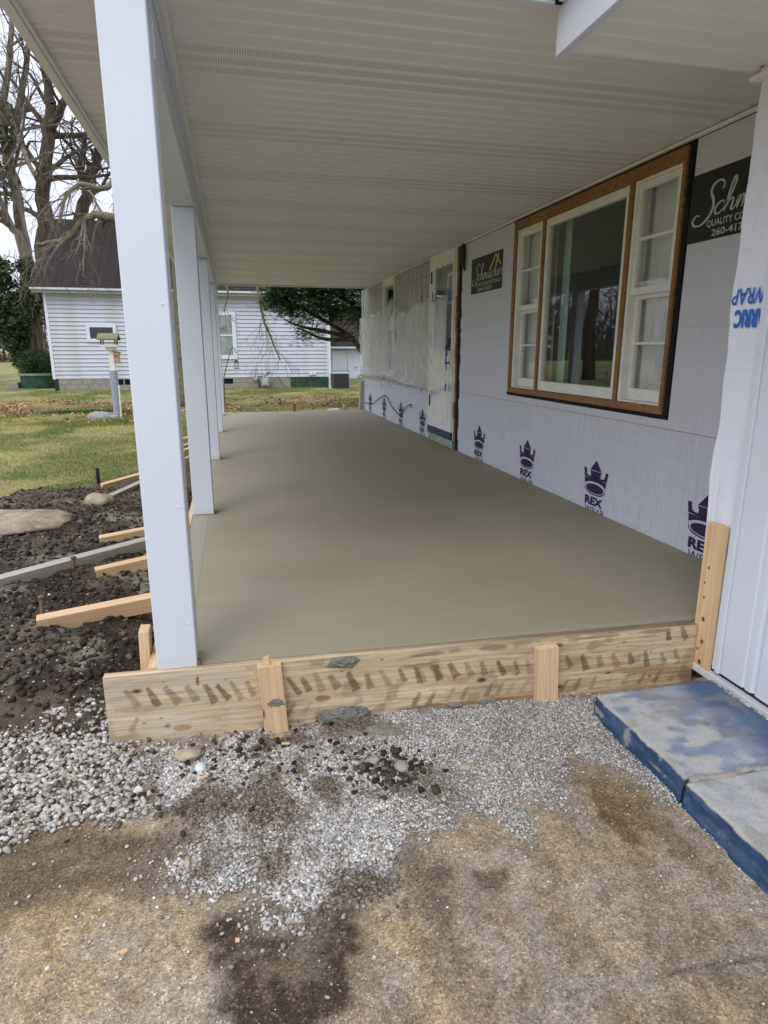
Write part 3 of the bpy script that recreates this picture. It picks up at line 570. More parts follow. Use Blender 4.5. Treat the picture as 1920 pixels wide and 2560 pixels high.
K = [('pale gold wooden brace nearest the camera with a rusty spike at its end', PINEO, at(95, 1563, 2, -.13), at(376, 1506, 2, -.10), .05, .088, 1.25),
     ('long grey weathered brace running out of the left edge of the photo', PINEG, at(-150, 1500, 2, -.12), at(365, 1360, 2, -.11), .05, .09, 1.2),
     ('short brace with mortar crumbs between the grey brace and the nearest brace', PINE, at(240, 1436, 2, -.15), at(369, 1406, 2, -.12), .045, .08, 1.3),
     ('short brace on dark soil just beyond the long grey brace', PINE, at(250, 1354, 2, -.15), at(363, 1332, 2, -.12), .045, .08, 1.2),
     ('diagonal pale brace resting beside the round brown rock', PINEG, at(234, 1266, 2, -.17), at(352, 1212, 2, -.12), .045, .08, 1.3),
     ('brace beyond the diagonal one lying over the low flat rock', PINEL, at(254, 1219, 2, -.17), at(349, 1192, 2, -.13), .045, .08, 1.2)]
for lab, mt_, a, b, w_, t_, ext in K:
    a, b = Vector(a), Vector(b); d = (b-a); k = (-.375-a.x)/d.x; e = a+d*min(k, 1.9)
    plank('wooden_brace', a, e, w_, t_, mt_, lab, 'brace', 'braces holding the side form board', .25)
for i, (px, py, lab) in enumerate([(459, 1103, 'farthest of four pale braces seen between the first two posts'), (461, 1122, 'third brace seen between the first two posts'), (462, 1135, 'second brace seen between the first two posts'), (463, 1160, 'nearest brace seen between the first two posts, beyond the flat rock')]):
    a = Vector(at(px-4, py, 2, -.12)); plank('wooden_brace', a+Vector((-.35, -.25, -.06)), (-.378, a.y+.35, -.05), .04, .075, PINEL if i % 2 == 0 else PINEG, lab, 'brace', 'braces holding the side form board', .25)
for (x, y, z0, z1, lab, ln) in [(-1.0, 3.27, -.25, -.035, 'rusty iron spike with a flat head at the end of the nearest brace', .012), (-1.02, 4.02, -.25, -.07, 'rusty iron spike standing behind the long grey brace', .012), (-.98, 4.7, -.25, -.06, 'mud-covered iron spike at the end of the far short brace', .012)]:
    o = MB().tube([(0, 0, z0), (.006, 0, (z0+z1)/2), (.014, .003, z1)], .0095, 10).tube([(.014, .003, z1), (.0145, .003, z1+.004), (.0145, .003, z1+.012)], [.010, .019, .015], 10).build('iron_spike', RUST, None, True); o.location = (x, y, 0); tag(o, lab, 'spike', 'iron spikes holding the braces')
o = MB().tube([(0, 0, -.35), (.003, 0, .02)], .018, 8).build('ground_rod', BLACKM); o.location = (-1.37, 6.75, 0); tag(o, 'thin black rod standing in the soil at the edge of the lawn', 'rod')
plank('wooden_stake', (-.72, 5.6, -.3), (-.69, 5.62, -.02), .03, .03, TRIMW, 'thin brown stake leaning below the diagonal pale brace', 'stake')
kn = vary('knot_wood', (.20, .085, .03), .4, 60, .7, .2)
cst = [o for o in bpy.data.objects if o.name.startswith('wooden_stake') and 'tall pale' in o.get('label', '')][0]
for (yy, zz, rr_) in [(2.165, .27, .006), (2.178, .20, .0045), (2.172, .135, .005), (2.160, .04, .009), (2.150, -.06, .008), (2.17, -.10, .005), (2.15, -.155, .009)]:
    q = MB().tube([(0, 0, 0), (-.0005, 0, 0)], rr_, 10).build('knot', kn, cst); q.matrix_world = Matrix.Translation((1.9035, yy+.012, zz)) @ Matrix.Diagonal((1, 1, 1.3, 1))
# ============================================================ PORCH
porch = thing('porch', (0, 0, 0), 'long porch roof with white ribbed soffit on five square white posts', 'porch')
Y0, Y1, CZ = 2.296, 12.34, 2.30; PW = .294
def panelmesh(name, x0, x1, mat):
    q = .098; pr = []
    for k in range(3): b = k*q; pr += [(b, 0), (b+.072, 0), (b+.078, .013), (b+.092, .013)]
    pr.append((.294, 0)); th = .003; v = []; f = []
    for x in (x0, x1):
        v += [(x, y, z) for y, z in pr]+[(x, y, z+th) for y, z in pr]
    n = len(pr)
    for i in range(n-1): f += [(i, i+1, 2*n+i+1, 2*n+i), (n+i, 3*n+i, 3*n+i+1, n+i+1)]
    f += [(0, 2*n, 3*n, n), (n-1, 2*n-1, 4*n-1, 3*n-1)]
    me = bpy.data.meshes.new(name); me.from_pydata(v, [], f); me.materials.append(mat); bm = bmesh.new(); bm.from_mesh(me); bmesh.ops.recalc_face_normals(bm, faces=bm.faces); bm.to_mesh(me); bm.free(); return me
pm = {(k, vt): panelmesh('soffit_panel', a, b, SVV if vt else SV) for k, (a, b) in {'m': (-.165, 2.545), 'e': (-.652, -.334)}.items() for vt in (0, 1)}
npan = 34
for i in range(npan):
    for k in ('m', 'e'):
        vt = 1 if (i % 3 == 2) else 0
        o = link('soffit_panel', pm[(k, vt)], porch); o.location = (0, Y0+.028+i*PW, CZ)
MB().box(-.69, 2.56, Y0, 12.36, 2.34, 2.36).build('roof_deck', WV, porch)
MB().prism([(-.72, Y0-.03), (2.6, Y0-.03), (2.6, 12.4), (-.72, 12.4)], 2.362, 2.375, 2).build('shingle_layer', ROOFB, porch)
vs = [(-.73, 2.25, 2.378), (2.56, 2.25, 2.378), (2.56, 12.42, 2.378), (-.73, 12.42, 2.378), (2.56, 2.25, 3.3), (2.56, 12.42, 3.3)]
mesh('shingle_roof', vs, [(0, 1, 2, 3), (0, 3, 5, 4), (1, 4, 5, 2), (0, 4, 1), (3, 2, 5)], ROOFB, porch)
box('fascia', -.692, -.655, Y0-.005, 12.36, 2.272, 2.36, SV, porch, .002)
box('fascia', -.692, 1.10, 2.262, Y0-.008, 2.262, 2.374, WV, porch, .002)
box('fascia', -.652, 2.54, 12.325, 12.36, 2.27, 2.338, WV, porch, .002)
box('gutter_lip', -.70, 1.10, 2.235, 2.259, 2.285, 2.374, WV, porch, .004)
box('beam', -.330, -.186, 2.437, 12.32, 2.055, 2.338, WP, porch, .003)
box('trim_channel', -.183, -.152, Y0+.001, 12.322, 2.276, 2.292, SV, porch, .002)
box('trim_channel', -.1855, -.175, Y0+.001, 12.322, 2.235, 2.272, WP, porch, .001)
box('trim_channel', 2.515, 2.543, 2.35, 12.322, 2.278, 2.294, SV, porch, .002)
box('trim_channel', -.345, -.333, Y0+.002, 12.322, 2.276, 2.294, SV, porch, .002)
box('trim_channel', -.653, -.640, Y0+.002, 12.322, 2.28, 2.294, SV, porch, .002)
cm = None; scr = None
def screw(): 
    return MB().tube([(0, 0, 0), (.0025, 0, 0)], [.0045, .003], 8)
for i, y in enumerate([2.29, 4.665, 7.11, 9.60, 12.14]):
    if i == 0: o = MB(.0035).box(-.0715, .0715, 0, .143, 0.002, 2.20).build('post', WP, porch); first_post = o
    elif cm is None:
        b = MB(.0035); b.box(-.0715, .0715, 0, .143, 0.002, 2.053); o = b.build('post', WP, porch); cm = o

    else: o = again(cm, parent=porch)
    o.location = (-.2615, y, 0)
    for (sx, sy, sz) in [(.0716, .018, .42), (.0716, .02, 1.45), (.0716, .12, .8), (.0716, .015, 1.9)]:
        if scr is None: scr = screw().build('screw', WV, o); s_ = scr
        else: s_ = again(scr, parent=o)
        s_.location = (sx, sy, sz)
    sm = box('seam', .0712, .0722, .105, .107, .02, 2.04, GALV, o)
    box('post_foot', .0725, .082, .004, .03, .001, .022, RUST, o)
# front screws seen on the nearest post
for z in (.18, .62, 1.3):
    s_ = again(scr, parent=first_post); s_.location = (.05, -.0001, z); s_.rotation_euler = (0, 0, -math.pi/2)
# ============================================================ HOUSE (right side wall with its wrap)
house = thing('house', (2.55, 7, 0), 'house wall being renovated, wrapped in grey sheeting beside the porch', 'house')
house.location = (0, 0, 0)
W0 = 2.55; HY0, HY1 = 2.28, 12.82
ops = [(3.44, 5.77, .765, 2.285), (7.20, 8.31, .0, 2.30), (10.25, 11.08, .735, 2.29)]
def wallpieces(b, x0, x1, ya, yb, za, zb, op):
    ycur = ya
    for (a, c_, d, e) in op:
        b.box(x0, x1, ycur, a, za, zb)
        if d > za: b.box(x0, x1, a, c_, za, d)
        if e < zb: b.box(x0, x1, a, c_, e, zb)
        ycur = c_
    b.box(x0, x1, ycur, yb, za, zb); return b
b = wallpieces(MB(), W0, W0+.12, HY0, HY1, -.35, 2.9, ops); b.build('wall', TAR, house)
b = MB(); b.box(W0+4.8, W0+4.95, HY0, HY1, -.35, 2.9).box(W0+.12, W0+4.8, HY1-.12, HY1, -.35, 2.9).box(W0+.12, W0+4.8, 6.4, 6.5, -.3, 2.9); b.box(W0+.121, W0+4.8, HY0, HY1-.12, 2.45, 2.5).box(W0+.121, W0+4.8, HY0, HY1-.12, -.32, -.02).box(W0+.121, W0+4.8, HY0, HY0+.1, -.02, 2.45); b.build('interior_wall', ROOMM, house)
vs = [(2.3, 2.0, 2.92), (7.8, 2.0, 2.92), (7.8, 13.0, 2.92), (2.3, 13.0, 2.92), (5.0, 2.0, 4.6), (5.0, 13.0, 4.6)]
mesh('roof', vs, [(0, 3, 2, 1), (0, 4, 5, 3), (1, 2, 5, 4), (0, 1, 4), (3, 5, 2)], ROOFB, house)
wb = MB(); xa, xb = W0-.004, W0-.0005
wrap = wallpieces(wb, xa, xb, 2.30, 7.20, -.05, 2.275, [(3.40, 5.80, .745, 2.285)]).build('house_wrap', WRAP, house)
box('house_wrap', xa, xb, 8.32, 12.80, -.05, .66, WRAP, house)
# crown prints and lettering
def text(name, body, size, mat, mw, parent, offset=0., align='LEFT', shear=0, sx=1):
    cu = bpy.data.curves.new('t', 'FONT'); cu.body = body; cu.size = size; cu.offset = offset; cu.align_x = align; cu.shear = shear; cu.fill_mode = 'FRONT'; cu.resolution_u = 3
    o = bpy.data.objects.new('t', cu); COL.objects.link(o); dg = bpy.context.evaluated_depsgraph_get(); me = bpy.data.meshes.new_from_object(o.evaluated_get(dg)); bpy.data.objects.remove(o); bpy.data.curves.remove(cu)
    me.materials.clear(); me.materials.append(mat)
    for v in me.vertices: v.co.x *= sx
    r = link(name, me, parent); r.matrix_world = mw; return r
def wallm(x, y, z, rot=0):     # text frame on a wall facing -X
    m = Matrix(((0, 0, -1), (-1, 0, 0), (0, 1, 0))).to_4x4() @ Matrix.Rotation(rot, 4, 'Z'); m.translation = (x, y, z); return m
def flat(name, polys, mat, mw, parent):
    bm = bmesh.new()
    for p in polys: 
        vs = [bm.verts.new((x, y, 0)) for x, y in p]; bm.faces.new(vs)
    bmesh.ops.triangulate(bm, faces=bm.faces); me = bpy.data.meshes.new(name); bm.to_mesh(me); bm.free(); me.materials.append(mat); o = link(name, me, parent); o.matrix_world = mw; return o
def ell(cx, cy, rx, ry, a0, a1, n=18): return [(cx+rx*math.cos(math.radians(a0+(a1-a0)*i/n)), cy+ry*math.sin(math.radians(a0+(a1-a0)*i/n))) for i in range(n+1)]
cw, chh = .325, .262
crown_polys = [
    [(-.235, .70), (.235, .70), (0, 1.0)],
    [(-.235, .685), (-.20, .60), (-.20, .44), (-.045, .44), (-.045, .53), (-.03, .565), (0, .58), (.03, .565), (.045, .53), (.045, .44), (.20, .44), (.20, .60), (.235, .685)],
    [(-.5, .72), (-.40, .73), (-.37, .56), (-.30, .52), (-.20, .52), (-.20, .455), (-.46, .475)],
    [(.5, .72), (.46, .475), (.20, .455), (.20, .52), (.30, .52), (.37, .56), (.40, .73)],
    [(-.455, .455), (.455, .455), (.43, .30)]+ell(0, .245, .43, .135, 15, 165)+[(-.43, .30)],
    ell(0, .19, .37, .135, 0, 360)[:-1],
    [(-.435, .29), (-.42, .14)]+ell(0, .13, .39, .13, 190, 350)+[(.42, .14), (.435, .29)]+ell(0, .2, .415, .165, 5, -185)]
crown_me = None; rex_me = wrp_me = None
for y, wr in [(2.98, 1), (4.14, 1), (5.29, 1), (6.47, 1), (8.64, 0), (9.84, 0), (11.01, 0), (12.2, 0)]:
    par = wrap; xx = W0-.0062
    mw = wallm(xx, y, .118); S = Matrix.Diagonal((cw*1.0, chh, 1, 1))
    if crown_me is None:
        o = flat('printed_crown', crown_polys, PURP, mw @ S, par); crown_me = o
        o2 = text('printed_letters', 'REX', .082, PURP, wallm(xx, y+.125, .045), par, .0042, 'LEFT', 0, 1.55); rex_me = o2
        o3 = text('printed_letters', 'WRAP', .078, PURP, wallm(xx, y+.115, -.025), par, 0., 'LEFT', 0, 1.15); wrp_me = o3
    else:
        for src, m_ in ((crown_me, mw @ S), (rex_me, wallm(xx, y+.125, .045)), (wrp_me, wallm(xx, y+.115, -.025))):
            c_ = src.copy(); COL.objects.link(c_); c_.matrix_world = m_
# red chalk line
MB().tube([(W0-.0055, 7.17, .692), (W0-.0055, 2.35, .692)], .0016, 4).build('chalk_line', REDL, house)
# banners
GL = {'S': (1.35, [[(1.75, 2.0), (1.75, 2.55), (1.3, 2.85), (.8, 2.6), (.7, 2.0), (1.0, 1.4), (1.15, .7), (.9, -.1), (.3, -.65), (-.35, -.6), (-.6, -.15), (-.35, .25), (.0, .2)]]),
 'c': (.85, [[(.78, .78), (.6, 1.), (.25, .82), (.05, .38), (.22, .02), (.55, .03), (.95, .45)]]),
 'h': (1.05, [[(0, .35), (.4, 1.3), (.62, 2.3), (.5, 2.75), (.33, 2.3), (.2, 1.3), (.08, 0)], [(.1, .1), (.35, .8), (.6, 1), (.72, .7), (.66, .2), (.8, .0), (1.1, .4)]]),
 'm': (1.42, [[(0, .4), (.17, 1), (.18, .5), (.12, 0)], [(.13, .15), (.38, .9), (.56, .95), (.6, .6), (.52, 0)], [(.55, .15), (.8, .9), (1., .95), (1.05, .6), (1., .15), (1.15, 0), (1.45, .42)]]),
 'u': (1.08, [[(0, .42), (.18, 1), (.1, .35), (.3, 0), (.6, .3), (.76, 1)], [(.76, 1), (.68, .25), (.85, 0), (1.1, .4)]]),
 'k': (1.02, [[(0, .4), (.4, 1.3), (.62, 2.2), (.48, 2.6), (.32, 2.2), (.2, 1.3), (.08, 0)], [(.12, .35), (.42, .95), (.68, .9), (.6, .6), (.25, .48)], [(.3, .48), (.55, .1), (.8, 0), (1.05, .4)]]),
 'e': (.9, [[(0, .4), (.45, .52), (.62, .82), (.42, 1), (.15, .7), (.12, .2), (.45, 0), (.92, .45)]]),
 'r': (.9, [[(0, .45), (.2, 1.12), (.32, .92), (.6, .92), (.55, .5), (.52, .12), (.7, 0), (1.1, .5)]])}
def cr(P, n=7):
    P = [P[0]]+P+[P[-1]]; o = []
    for i in range(1, len(P)-2):
        for k in range(n):
            t = k/n; o.append(tuple(.5*((2*P[i][j])+(-P[i-1][j]+P[i+1][j])*t+(2*P[i-1][j]-5*P[i][j]+4*P[i+1][j]-P[i+2][j])*t*t+(-P[i-1][j]+3*P[i][j]-3*P[i+1][j]+P[i+2][j])*t**3) for j in (0, 1)))
    o.append(P[-2]); return o
def script(word, size, shear=.28, wx=1.55):
    v, f = [], []; x0 = 0
    for ci, ch in enumerate(word):
        adv, strokes = GL[ch]
        for k, s in enumerate(strokes):
            q = cr(s); q = [((x+x0)*size*.92*wx+shear*y*.6*size, y*size) for x, y in q]; b = len(v); n = len(q)
            for i, p in enumerate(q):
                d = Vector((q[min(i+1, n-1)][0]-q[max(i-1, 0)][0], q[min(i+1, n-1)][1]-q[max(i-1, 0)][1])); d = d.normalized() if d.length > 0 else Vector((1, 0)); wd = size*(.055+.075*abs(d.y))*(1.3 if ch == 'S' else 1)*(.45+.55*min(1, 5*min(i+.5, n-i-.5)/n))
                z = .00012*(ci*3+k)
                v += [(p[0]-d.y*wd, p[1]+d.x*wd, z), (p[0]+d.y*wd, p[1]-d.x*wd, z)]
            f += [(b+2*i, b+2*i+1, b+2*i+3, b+2*i+2) for i in range(n-1)]
        x0 += adv
    return v, f
def banner(yl, z0):
    wd, ht = .835, .352; yr = yl-wd; bx = W0-.0064
    o = box('printed_banner', bx, bx+.0012, max(yr, 2.305), yl, z0, z0+ht, BANN, house)
    x1 = bx-.0006; v, f = script('Schmucker', .0575)
    s = mesh('script_lettering', v, f, INKW, o); s.matrix_world = wallm(x1, yl-.085, z0+.125)
    text('lettering', 'QUALITY CONSTRUCTION LLC', .047, INKW, wallm(x1, yl-.15, z0+.068), o, 0.0006, 'LEFT', 0, .98)
    text('lettering', '260-417-2254', .048, INKW, wallm(x1, yl-.195, z0+.017), o, .0009, 'LEFT', 0, 1.42)
    P = [[(.50, .195), (.53, .19), (.655, .315), (.655, .338)], [(.655, .338), (.655, .315), (.77, .225), (.80, .222)], [(.71, .292), (.71, .332), (.735, .332), (.735, .272)]]
    r = flat('roof_emblem', P, INKY, wallm(x1-.0002, yl, z0), o)
    return o
banner(6.865, 1.734); banner(3.405, 1.734)
# --- picture window
def wb_(name, y0, y1, z0, z1, x0, x1, mat, parent, bev=.0015): return box(name, x0, x1, y0, y1, z0, z1, mat, parent, bev)
b = MB(.002); X0f, X1f = W0-.022, W0+.10
b.box(X0f, X1f, 3.455, 5.755, 2.185, 2.262).box(X0f, X1f, 3.455, 5.755, .775, .822).box(X0f, X1f, 3.455, 3.487, .8225, 2.1845).box(X0f, X1f, 5.70, 5.755, .8225, 2.1845).box(X0f+.001, X1f, 3.952, 3.996, .8225, 2.1845).box(X0f+.001, X1f, 5.165, 5.205, .8225, 2.1845)
win = b.build('window', TRIMW, house)
def sash(parent, y0, y1, z0, z1, x, st, rt, rb, th=.035, mun=None, mat=WVP):
    b = MB(.002); b.box(x, x+th, y0, y0+st, z0, z1).box(x, x+th, y1-st, y1, z0, z1).box(x+.0006, x+th-.001, y0+st, y1-st, z1-rt, z1).box(x+.0006, x+th-.001, y0+st, y1-st, z0, z0+rb)
    b.build('sash', mat, parent)
    if mun: box('muntin', x+.004, x+th-.006, y0+st, y1-st, mun-.009, mun+.009, mat, parent, .002)
    box('pane', x+th*.5, x+th*.5+.003, y0+st-.003, y1-st+.003, z0+rb-.003, z1-rt+.003, GLASS, parent)
for (ya, yb) in [(3.492, 3.945), (5.212, 5.695)]:
    b = MB(.0015); j = .03 if ya < 4 else .035
    b.box(W0-.012, W0+.09, yb-j, yb, .823, 2.184).box(W0-.012, W0+.09, ya, ya+.012, .823, 2.184).box(W0-.012, W0+.09, ya+.0121, yb-j-.0001, 2.165, 2.184).box(W0-.012, W0+.09, ya+.0121, yb-j-.0001, .823, .835); b.build('window_jamb', WVP, win)
    a, c_ = ya+.0125, yb-j-.0005
    sash(win, a, c_, 1.50, 2.164, W0-.004, .035, .04, .045, .035, 1.835)
    sash(win, a, c_, .836, 1.515, W0+.034, .035, .04, .075, .035, 1.20)
sash(win, 4.003, 5.158, .825, 2.183, W0-.008, .042, .06, .078, .045, None)
def curtain(parent, y0, y1, z0, z1, x, mat, fold=.045, amp=.016):
    n = max(8, int((y1-y0)/.006)); ys_ = np.linspace(y0, y1, n); zs = np.linspace(z0, z1, 10); v = []
    for z in zs:
        for y in ys_: v.append((x+amp*math.sin((y+.01*math.sin(z*2))/fold*2*math.pi)+amp*.6*math.sin(y*37), y, z))
    f = [(j*n+i, j*n+i+1, (j+1)*n+i+1, (j+1)*n+i) for j in range(9) for i in range(n-1)]
    return mesh('curtain', v, f, mat, parent, True)
curtain(win, 3.46, 3.99, .80, 2.2, W0+.125, CURT, .085, .015); curtain(win, 5.18, 5.74, .80, 2.2, W0+.125, CURT, .085, .015)
curtain(win, 4.01, 4.13, .80, 2.2, W0+.16, CURTG, .07, .012); curtain(win, 5.05, 5.16, .80, 2.2, W0+.17, CURTG, .07, .012)
# ragged dark edge of the opening
b = MB(); 
for i in range(40):
    y = 3.42+i*.0595; b.box(W0-.008, W0-.002, y, y+.0595, 2.262, 2.277+.006*random.random())
for i in range(28):
    z = .76+i*.054; b.box(W0-.0075, W0-.002, 3.418-.008*random.random(), 3.452, z, z+.0535); b.box(W0-.0075, W0-.002, 5.757, 5.772+.012*random.random(), z, z+.0535)
for i in range(40):
    y = 3.42+i*.0595; b.box(W0-.007, W0-.002, y, y+.0590, .752-.008*random.random(), .773)
b.build('torn_edge', TAR, house)
# --- small far window
b = MB(.002); b.box(W0-.02, W0+.08, 10.255, 11.075, 2.21, 2.28).box(W0-.02, W0+.08, 10.255, 11.075, .74, .80).box(W0-.02, W0+.08, 10.255, 10.30, .8005, 2.2095).box(W0-.02, W0+.08, 11.02, 11.075, .8005, 2.2095)
w2 = b.build('window', WVP, house); sash(w2, 10.302, 11.018, 1.5, 2.208, W0+.0, .03, .03, .03); sash(w2, 10.302, 11.018, .802, 1.51, W0+.036, .03, .03, .04)
# --- beige vertical boards of the far wall
y = 8.335; i = 0
while y < 12.78:
    wd = (.145, .095)[i % 2]; e = min(y+wd, 12.80)
    for (a, c_, z0, z1) in ([(y, e, .62, 2.277)] if not (e > 10.2 and y < 11.12) else [(y, min(e, 10.245), .62, 2.277)] if y < 10.24 else [(max(y, 11.085), e, .62, 2.277)] if e > 11.1 else [(y, e, .62, .732)]):
        if c_-a > .01: box('siding_board', W0-.008, W0-.001, a+.011, c_-.011, z0, z1, PSID, house, .002)
    y += wd; i += 1
box('corner_trim', W0-.03, W0+.02, 12.805, 12.86, -.3, 2.28, WVP, house, .003)
# --- storm door
DX = W0-.03
ys_ = np.linspace(7.42, 8.10, 41); scal = [(float(y), 2.150-.028*abs(math.sin((y-7.42)/.68*math.pi*3.5))) for y in ys_]
b = MB(); b.prism([(7.36, .19), (7.42, .19), (7.42, 2.28), (7.36, 2.28)], DX, DX+.03).prism([(8.10, .19), (8.245, .19), (8.245, 2.28), (8.10, 2.28)], DX, DX+.03)
b.prism([(7.42, .19), (8.10, .19), (8.10, 1.15), (7.42, 1.15)], DX+.0005, DX+.0295); b.prism(scal+[(8.10, 2.28), (7.42, 2.28)], DX+.0005, DX+.0295)
door = b.build('door', WVP, house)
box('pane', DX+.012, DX+.015, 7.421, 8.099, 1.151, 2.15, GLASS, door)
box('kick_plate', DX-.012, DX-.0005, 7.33, 8.29, .10, .19, NAVY, door, .003)
box('panel_moulding', DX-.004, DX-.0005, 7.47, 8.06, .30, 1.08, WVP, door, .002)
MB(.003).box(DX-.05, DX-.038, 7.455, 7.475, .98, 1.22).box(DX-.038, DX, 7.455, 7.475, 1.185, 1.205).box(DX-.038, DX, 7.455, 7.475, 1.0, 1.02).box(DX-.03, DX, 7.43, 7.49, 1.21, 1.29).build('handle', BLACKM, door)
for z in (.52, 1.3, 2.04): MB(.002).box(DX-.012, DX-.0005, 8.205, 8.24, z-.07, z+.07).build('hinge', BLACKM, door)
box('interior_door', W0+.06, W0+.09, 7.30, 8.31, .0, 2.28, DOORI, door)
MB(.003).box(W0+.05, W0+.0595, 7.5, 7.85, 2.02, 2.06).box(W0+.05, W0+.0595, 7.5, 7.85, 1.70, 1.74).box(W0+.05, W0+.0595, 7.5, 7.54, 1.7405, 2.0195).box(W0+.05, W0+.0595, 7.81, 7.85, 1.7405, 2.0195).build('door_light', WVP, door)
b = MB(.002); b.box(W0-.03, W0+.05, 8.247, 8.325, .10, 2.294).box(W0-.03, W0+.05, 7.30, 8.2465, 2.282, 2.2945).box(W0-.012, W0+.04, 7.325, 7.357, .1, 2.2815); b.build('door_frame', WVP, house)
b = MB(.003)
z = .12
while z < 2.27:
    h = .05+.16*random.random(); d = random.random()*.018; b.box(W0-.006-d, W0+.03, 7.262+random.random()*.012, 7.318, z, min(z+h-.004, 2.28)); z += h
b.build('rough_stud', TRIMW, house)
b = MB(); z = -.0
while z < 2.28:
    h = .03+.10*random.random(); b.box(W0-.0065, W0-.001, 7.175-random.random()*.03, 7.258, z, z+h); z += h
b.build('torn_edge', TAR, house)
box('threshold', W0-.028, W0+.05, 7.30, 8.31, .0, .098, FLAKE, house, .004)
# light fitting, wires and cable bits
MB(.004).box(W0-.026, W0-.0165, 8.37, 8.49, 1.98, 2.2).build('mounting_plate', PSID, house)
MB().tube([(W0-.02, 8.45, 2.07), (W0-.10, 8.52, 2.09), (W0-.14, 8.62, 2.04), (W0-.16, 8.72, 2.05)], .004, 6).build('wire', vary('orange_wire', (.45, .12, .03), .1), house)
MB().tube([(W0-.01, 7.2, 2.21), (W0-.03, 7.08, 2.27), (W0-.04, 7.05, 2.18), (W0-.035, 7.06, 2.08), (W0-.02, 7.04, 2.0)], [.01, .02, .028, .024, .008], 8).build('wire_box', BLACKM, house, True)
# --- plastic sheeting
def film():
    ny, nz = 210, 90; ya, yb = 7.56, 12.86; v = []
    knots = [(7.56, 1.80), (8.25, 1.815), (8.75, 1.82), (9.25, 1.72), (10.1, 1.83), (10.3, 2.0), (10.5, 1.9), (11.1, 1.80), (11.4, 1.82), (12.1, 1.78), (12.86, 1.80)]
    ky, kz = zip(*knots); bk = [(7.56, .70), (8.0, .60), (8.4, .63), (10.3, .70), (12.86, .66)]; by, bz = zip(*bk)
    Yg, Tg = np.meshgrid(np.linspace(ya, yb, ny), np.linspace(0, 1, nz))
    top = np.interp(Yg, ky, kz)-.035*np.abs(np.sin(Yg*5.3)); bot = np.interp(Yg, by, bz)
    Zg = bot+(top-bot)*Tg
    wr = .045*np.sin(Yg*9+3*fbm(Yg, Zg, 2, 1.2)*6)*fbm(Yg+3, Zg*.6, 3, 1.5)+.05*(fbm(Yg*1.3, Zg*.35+3, 4, 3.)-.5)+.014*(fbm(Yg+Zg, Zg-Yg, 3, 5.)-.5)
    diag = .018*np.abs(np.sin((Yg*2.2+Zg*4.)*3.1+2*fbm(Yg, Zg, 2, 2.)))*ss(1-Zg, 0, .3)
    edge = ss(Tg, 0, .04)*ss(1-Tg, 0, .04)*ss(Yg-ya, 0, .12)
    out_ = .012+(np.abs(wr)+diag+.012)*edge+.02*np.exp(-((Yg-9.2)/.5)**2)*edge
    flap = np.maximum(0, .16-Tg)/.16; out_ += .075*flap*ss(Yg, 8.2, 9.2)*(.6+.8*fbm(Yg, Zg*0, 3, 2.))*ss(Tg, 0, .03)
    Xg = W0-.034-out_
    i = np.arange(nz-1)[:, None]*ny+np.arange(ny-1)[None]; F = np.stack([i, i+ny, i+ny+1, i+1], -1).reshape(-1, 4)
    o = npmesh('plastic_sheet', np.stack([Xg, Yg, Zg], -1).reshape(-1, 3), F, FILM, None, None, True)
    tag(o, 'crinkled translucent plastic sheet taped over the far wall, window and door', 'plastic sheet')
    for (px, py, w_, h_, r_) in [(1057, 748, .05, .10, .3), (1084, 742, .06, .12, .2), (1123, 735, .04, .13, .2), (991, 765, .03, .10, 0), (955, 770, .03, .08, 0), (934, 780, .03, .1, .1), (914, 790, .06, .10, .2), (990, 840, .05, .10, -.1), (990, 790, .02, .08, .1), (1120, 883, .055, .07, .2), (1118, 917, .045, .07, -.1), (1116, 969, .07, .09, -.3), (1082, 985, .03, .10, .1), (1055, 976, .04, .08, -.2), (1022, 966, .03, .07, 0), (1001, 958, .03, .06, 0), (977, 960, .03, .12, .1), (955, 963, .03, .08, 0), (918, 965, .03, .07, 0)]:
        q = at(px, py, 0, W0-.07); t_ = MB(.0004).box(-w_/2, w_/2, -h_/2, h_/2, 0, .0015).build('tape', TAPE, o); t_.matrix_world = wallm(q[0]-.012, q[1], q[2], r_)
film()
o = MB().tube([(W0-.012, 12.72, .14), (W0-.02, 12.3, .15), (W0-.03, 11.8, .20), (W0-.03, 11.3, .33), (W0-.02, 10.95, .40), (W0-.02, 10.75, .38), (W0-.02, 10.4, .25), (W0-.02, 10.0, .17), (W0-.02, 9.9, .17), (W0-.03, 9.7, .22), (W0-.03, 9.4, .34), (W0-.02, 9.2, .385), (W0-.02, 9.18, .33)], .007, 6).build('cable', BLACKM); tag(o, 'thin black cable looping over the crown-printed wrap on the far wall', 'cable')
plank('grey_plank', (2.46, 12.86, -.3), (2.50, 12.84, .56), .05, .12, PINEG, 'weathered grey board leaning against the far end of the wall', 'plank')
# ============================================================ WING (white siding at the right edge)
wing = thing('wing', (0, 0, 0), 'white-sided house wing with its own soffit at the right edge', 'house wing')
WX = 1.95; WYc = 2.283; SFZ = 2.145
MB().box(WX+.004, 6.9, -4.0, 2.20, -.18, 2.5).build('wall', TAR, wing)
MB().box(WX+.03, 6.9, -4.0, WYc-.02, -.4, -.181).build('foundation', BLOCK, wing)
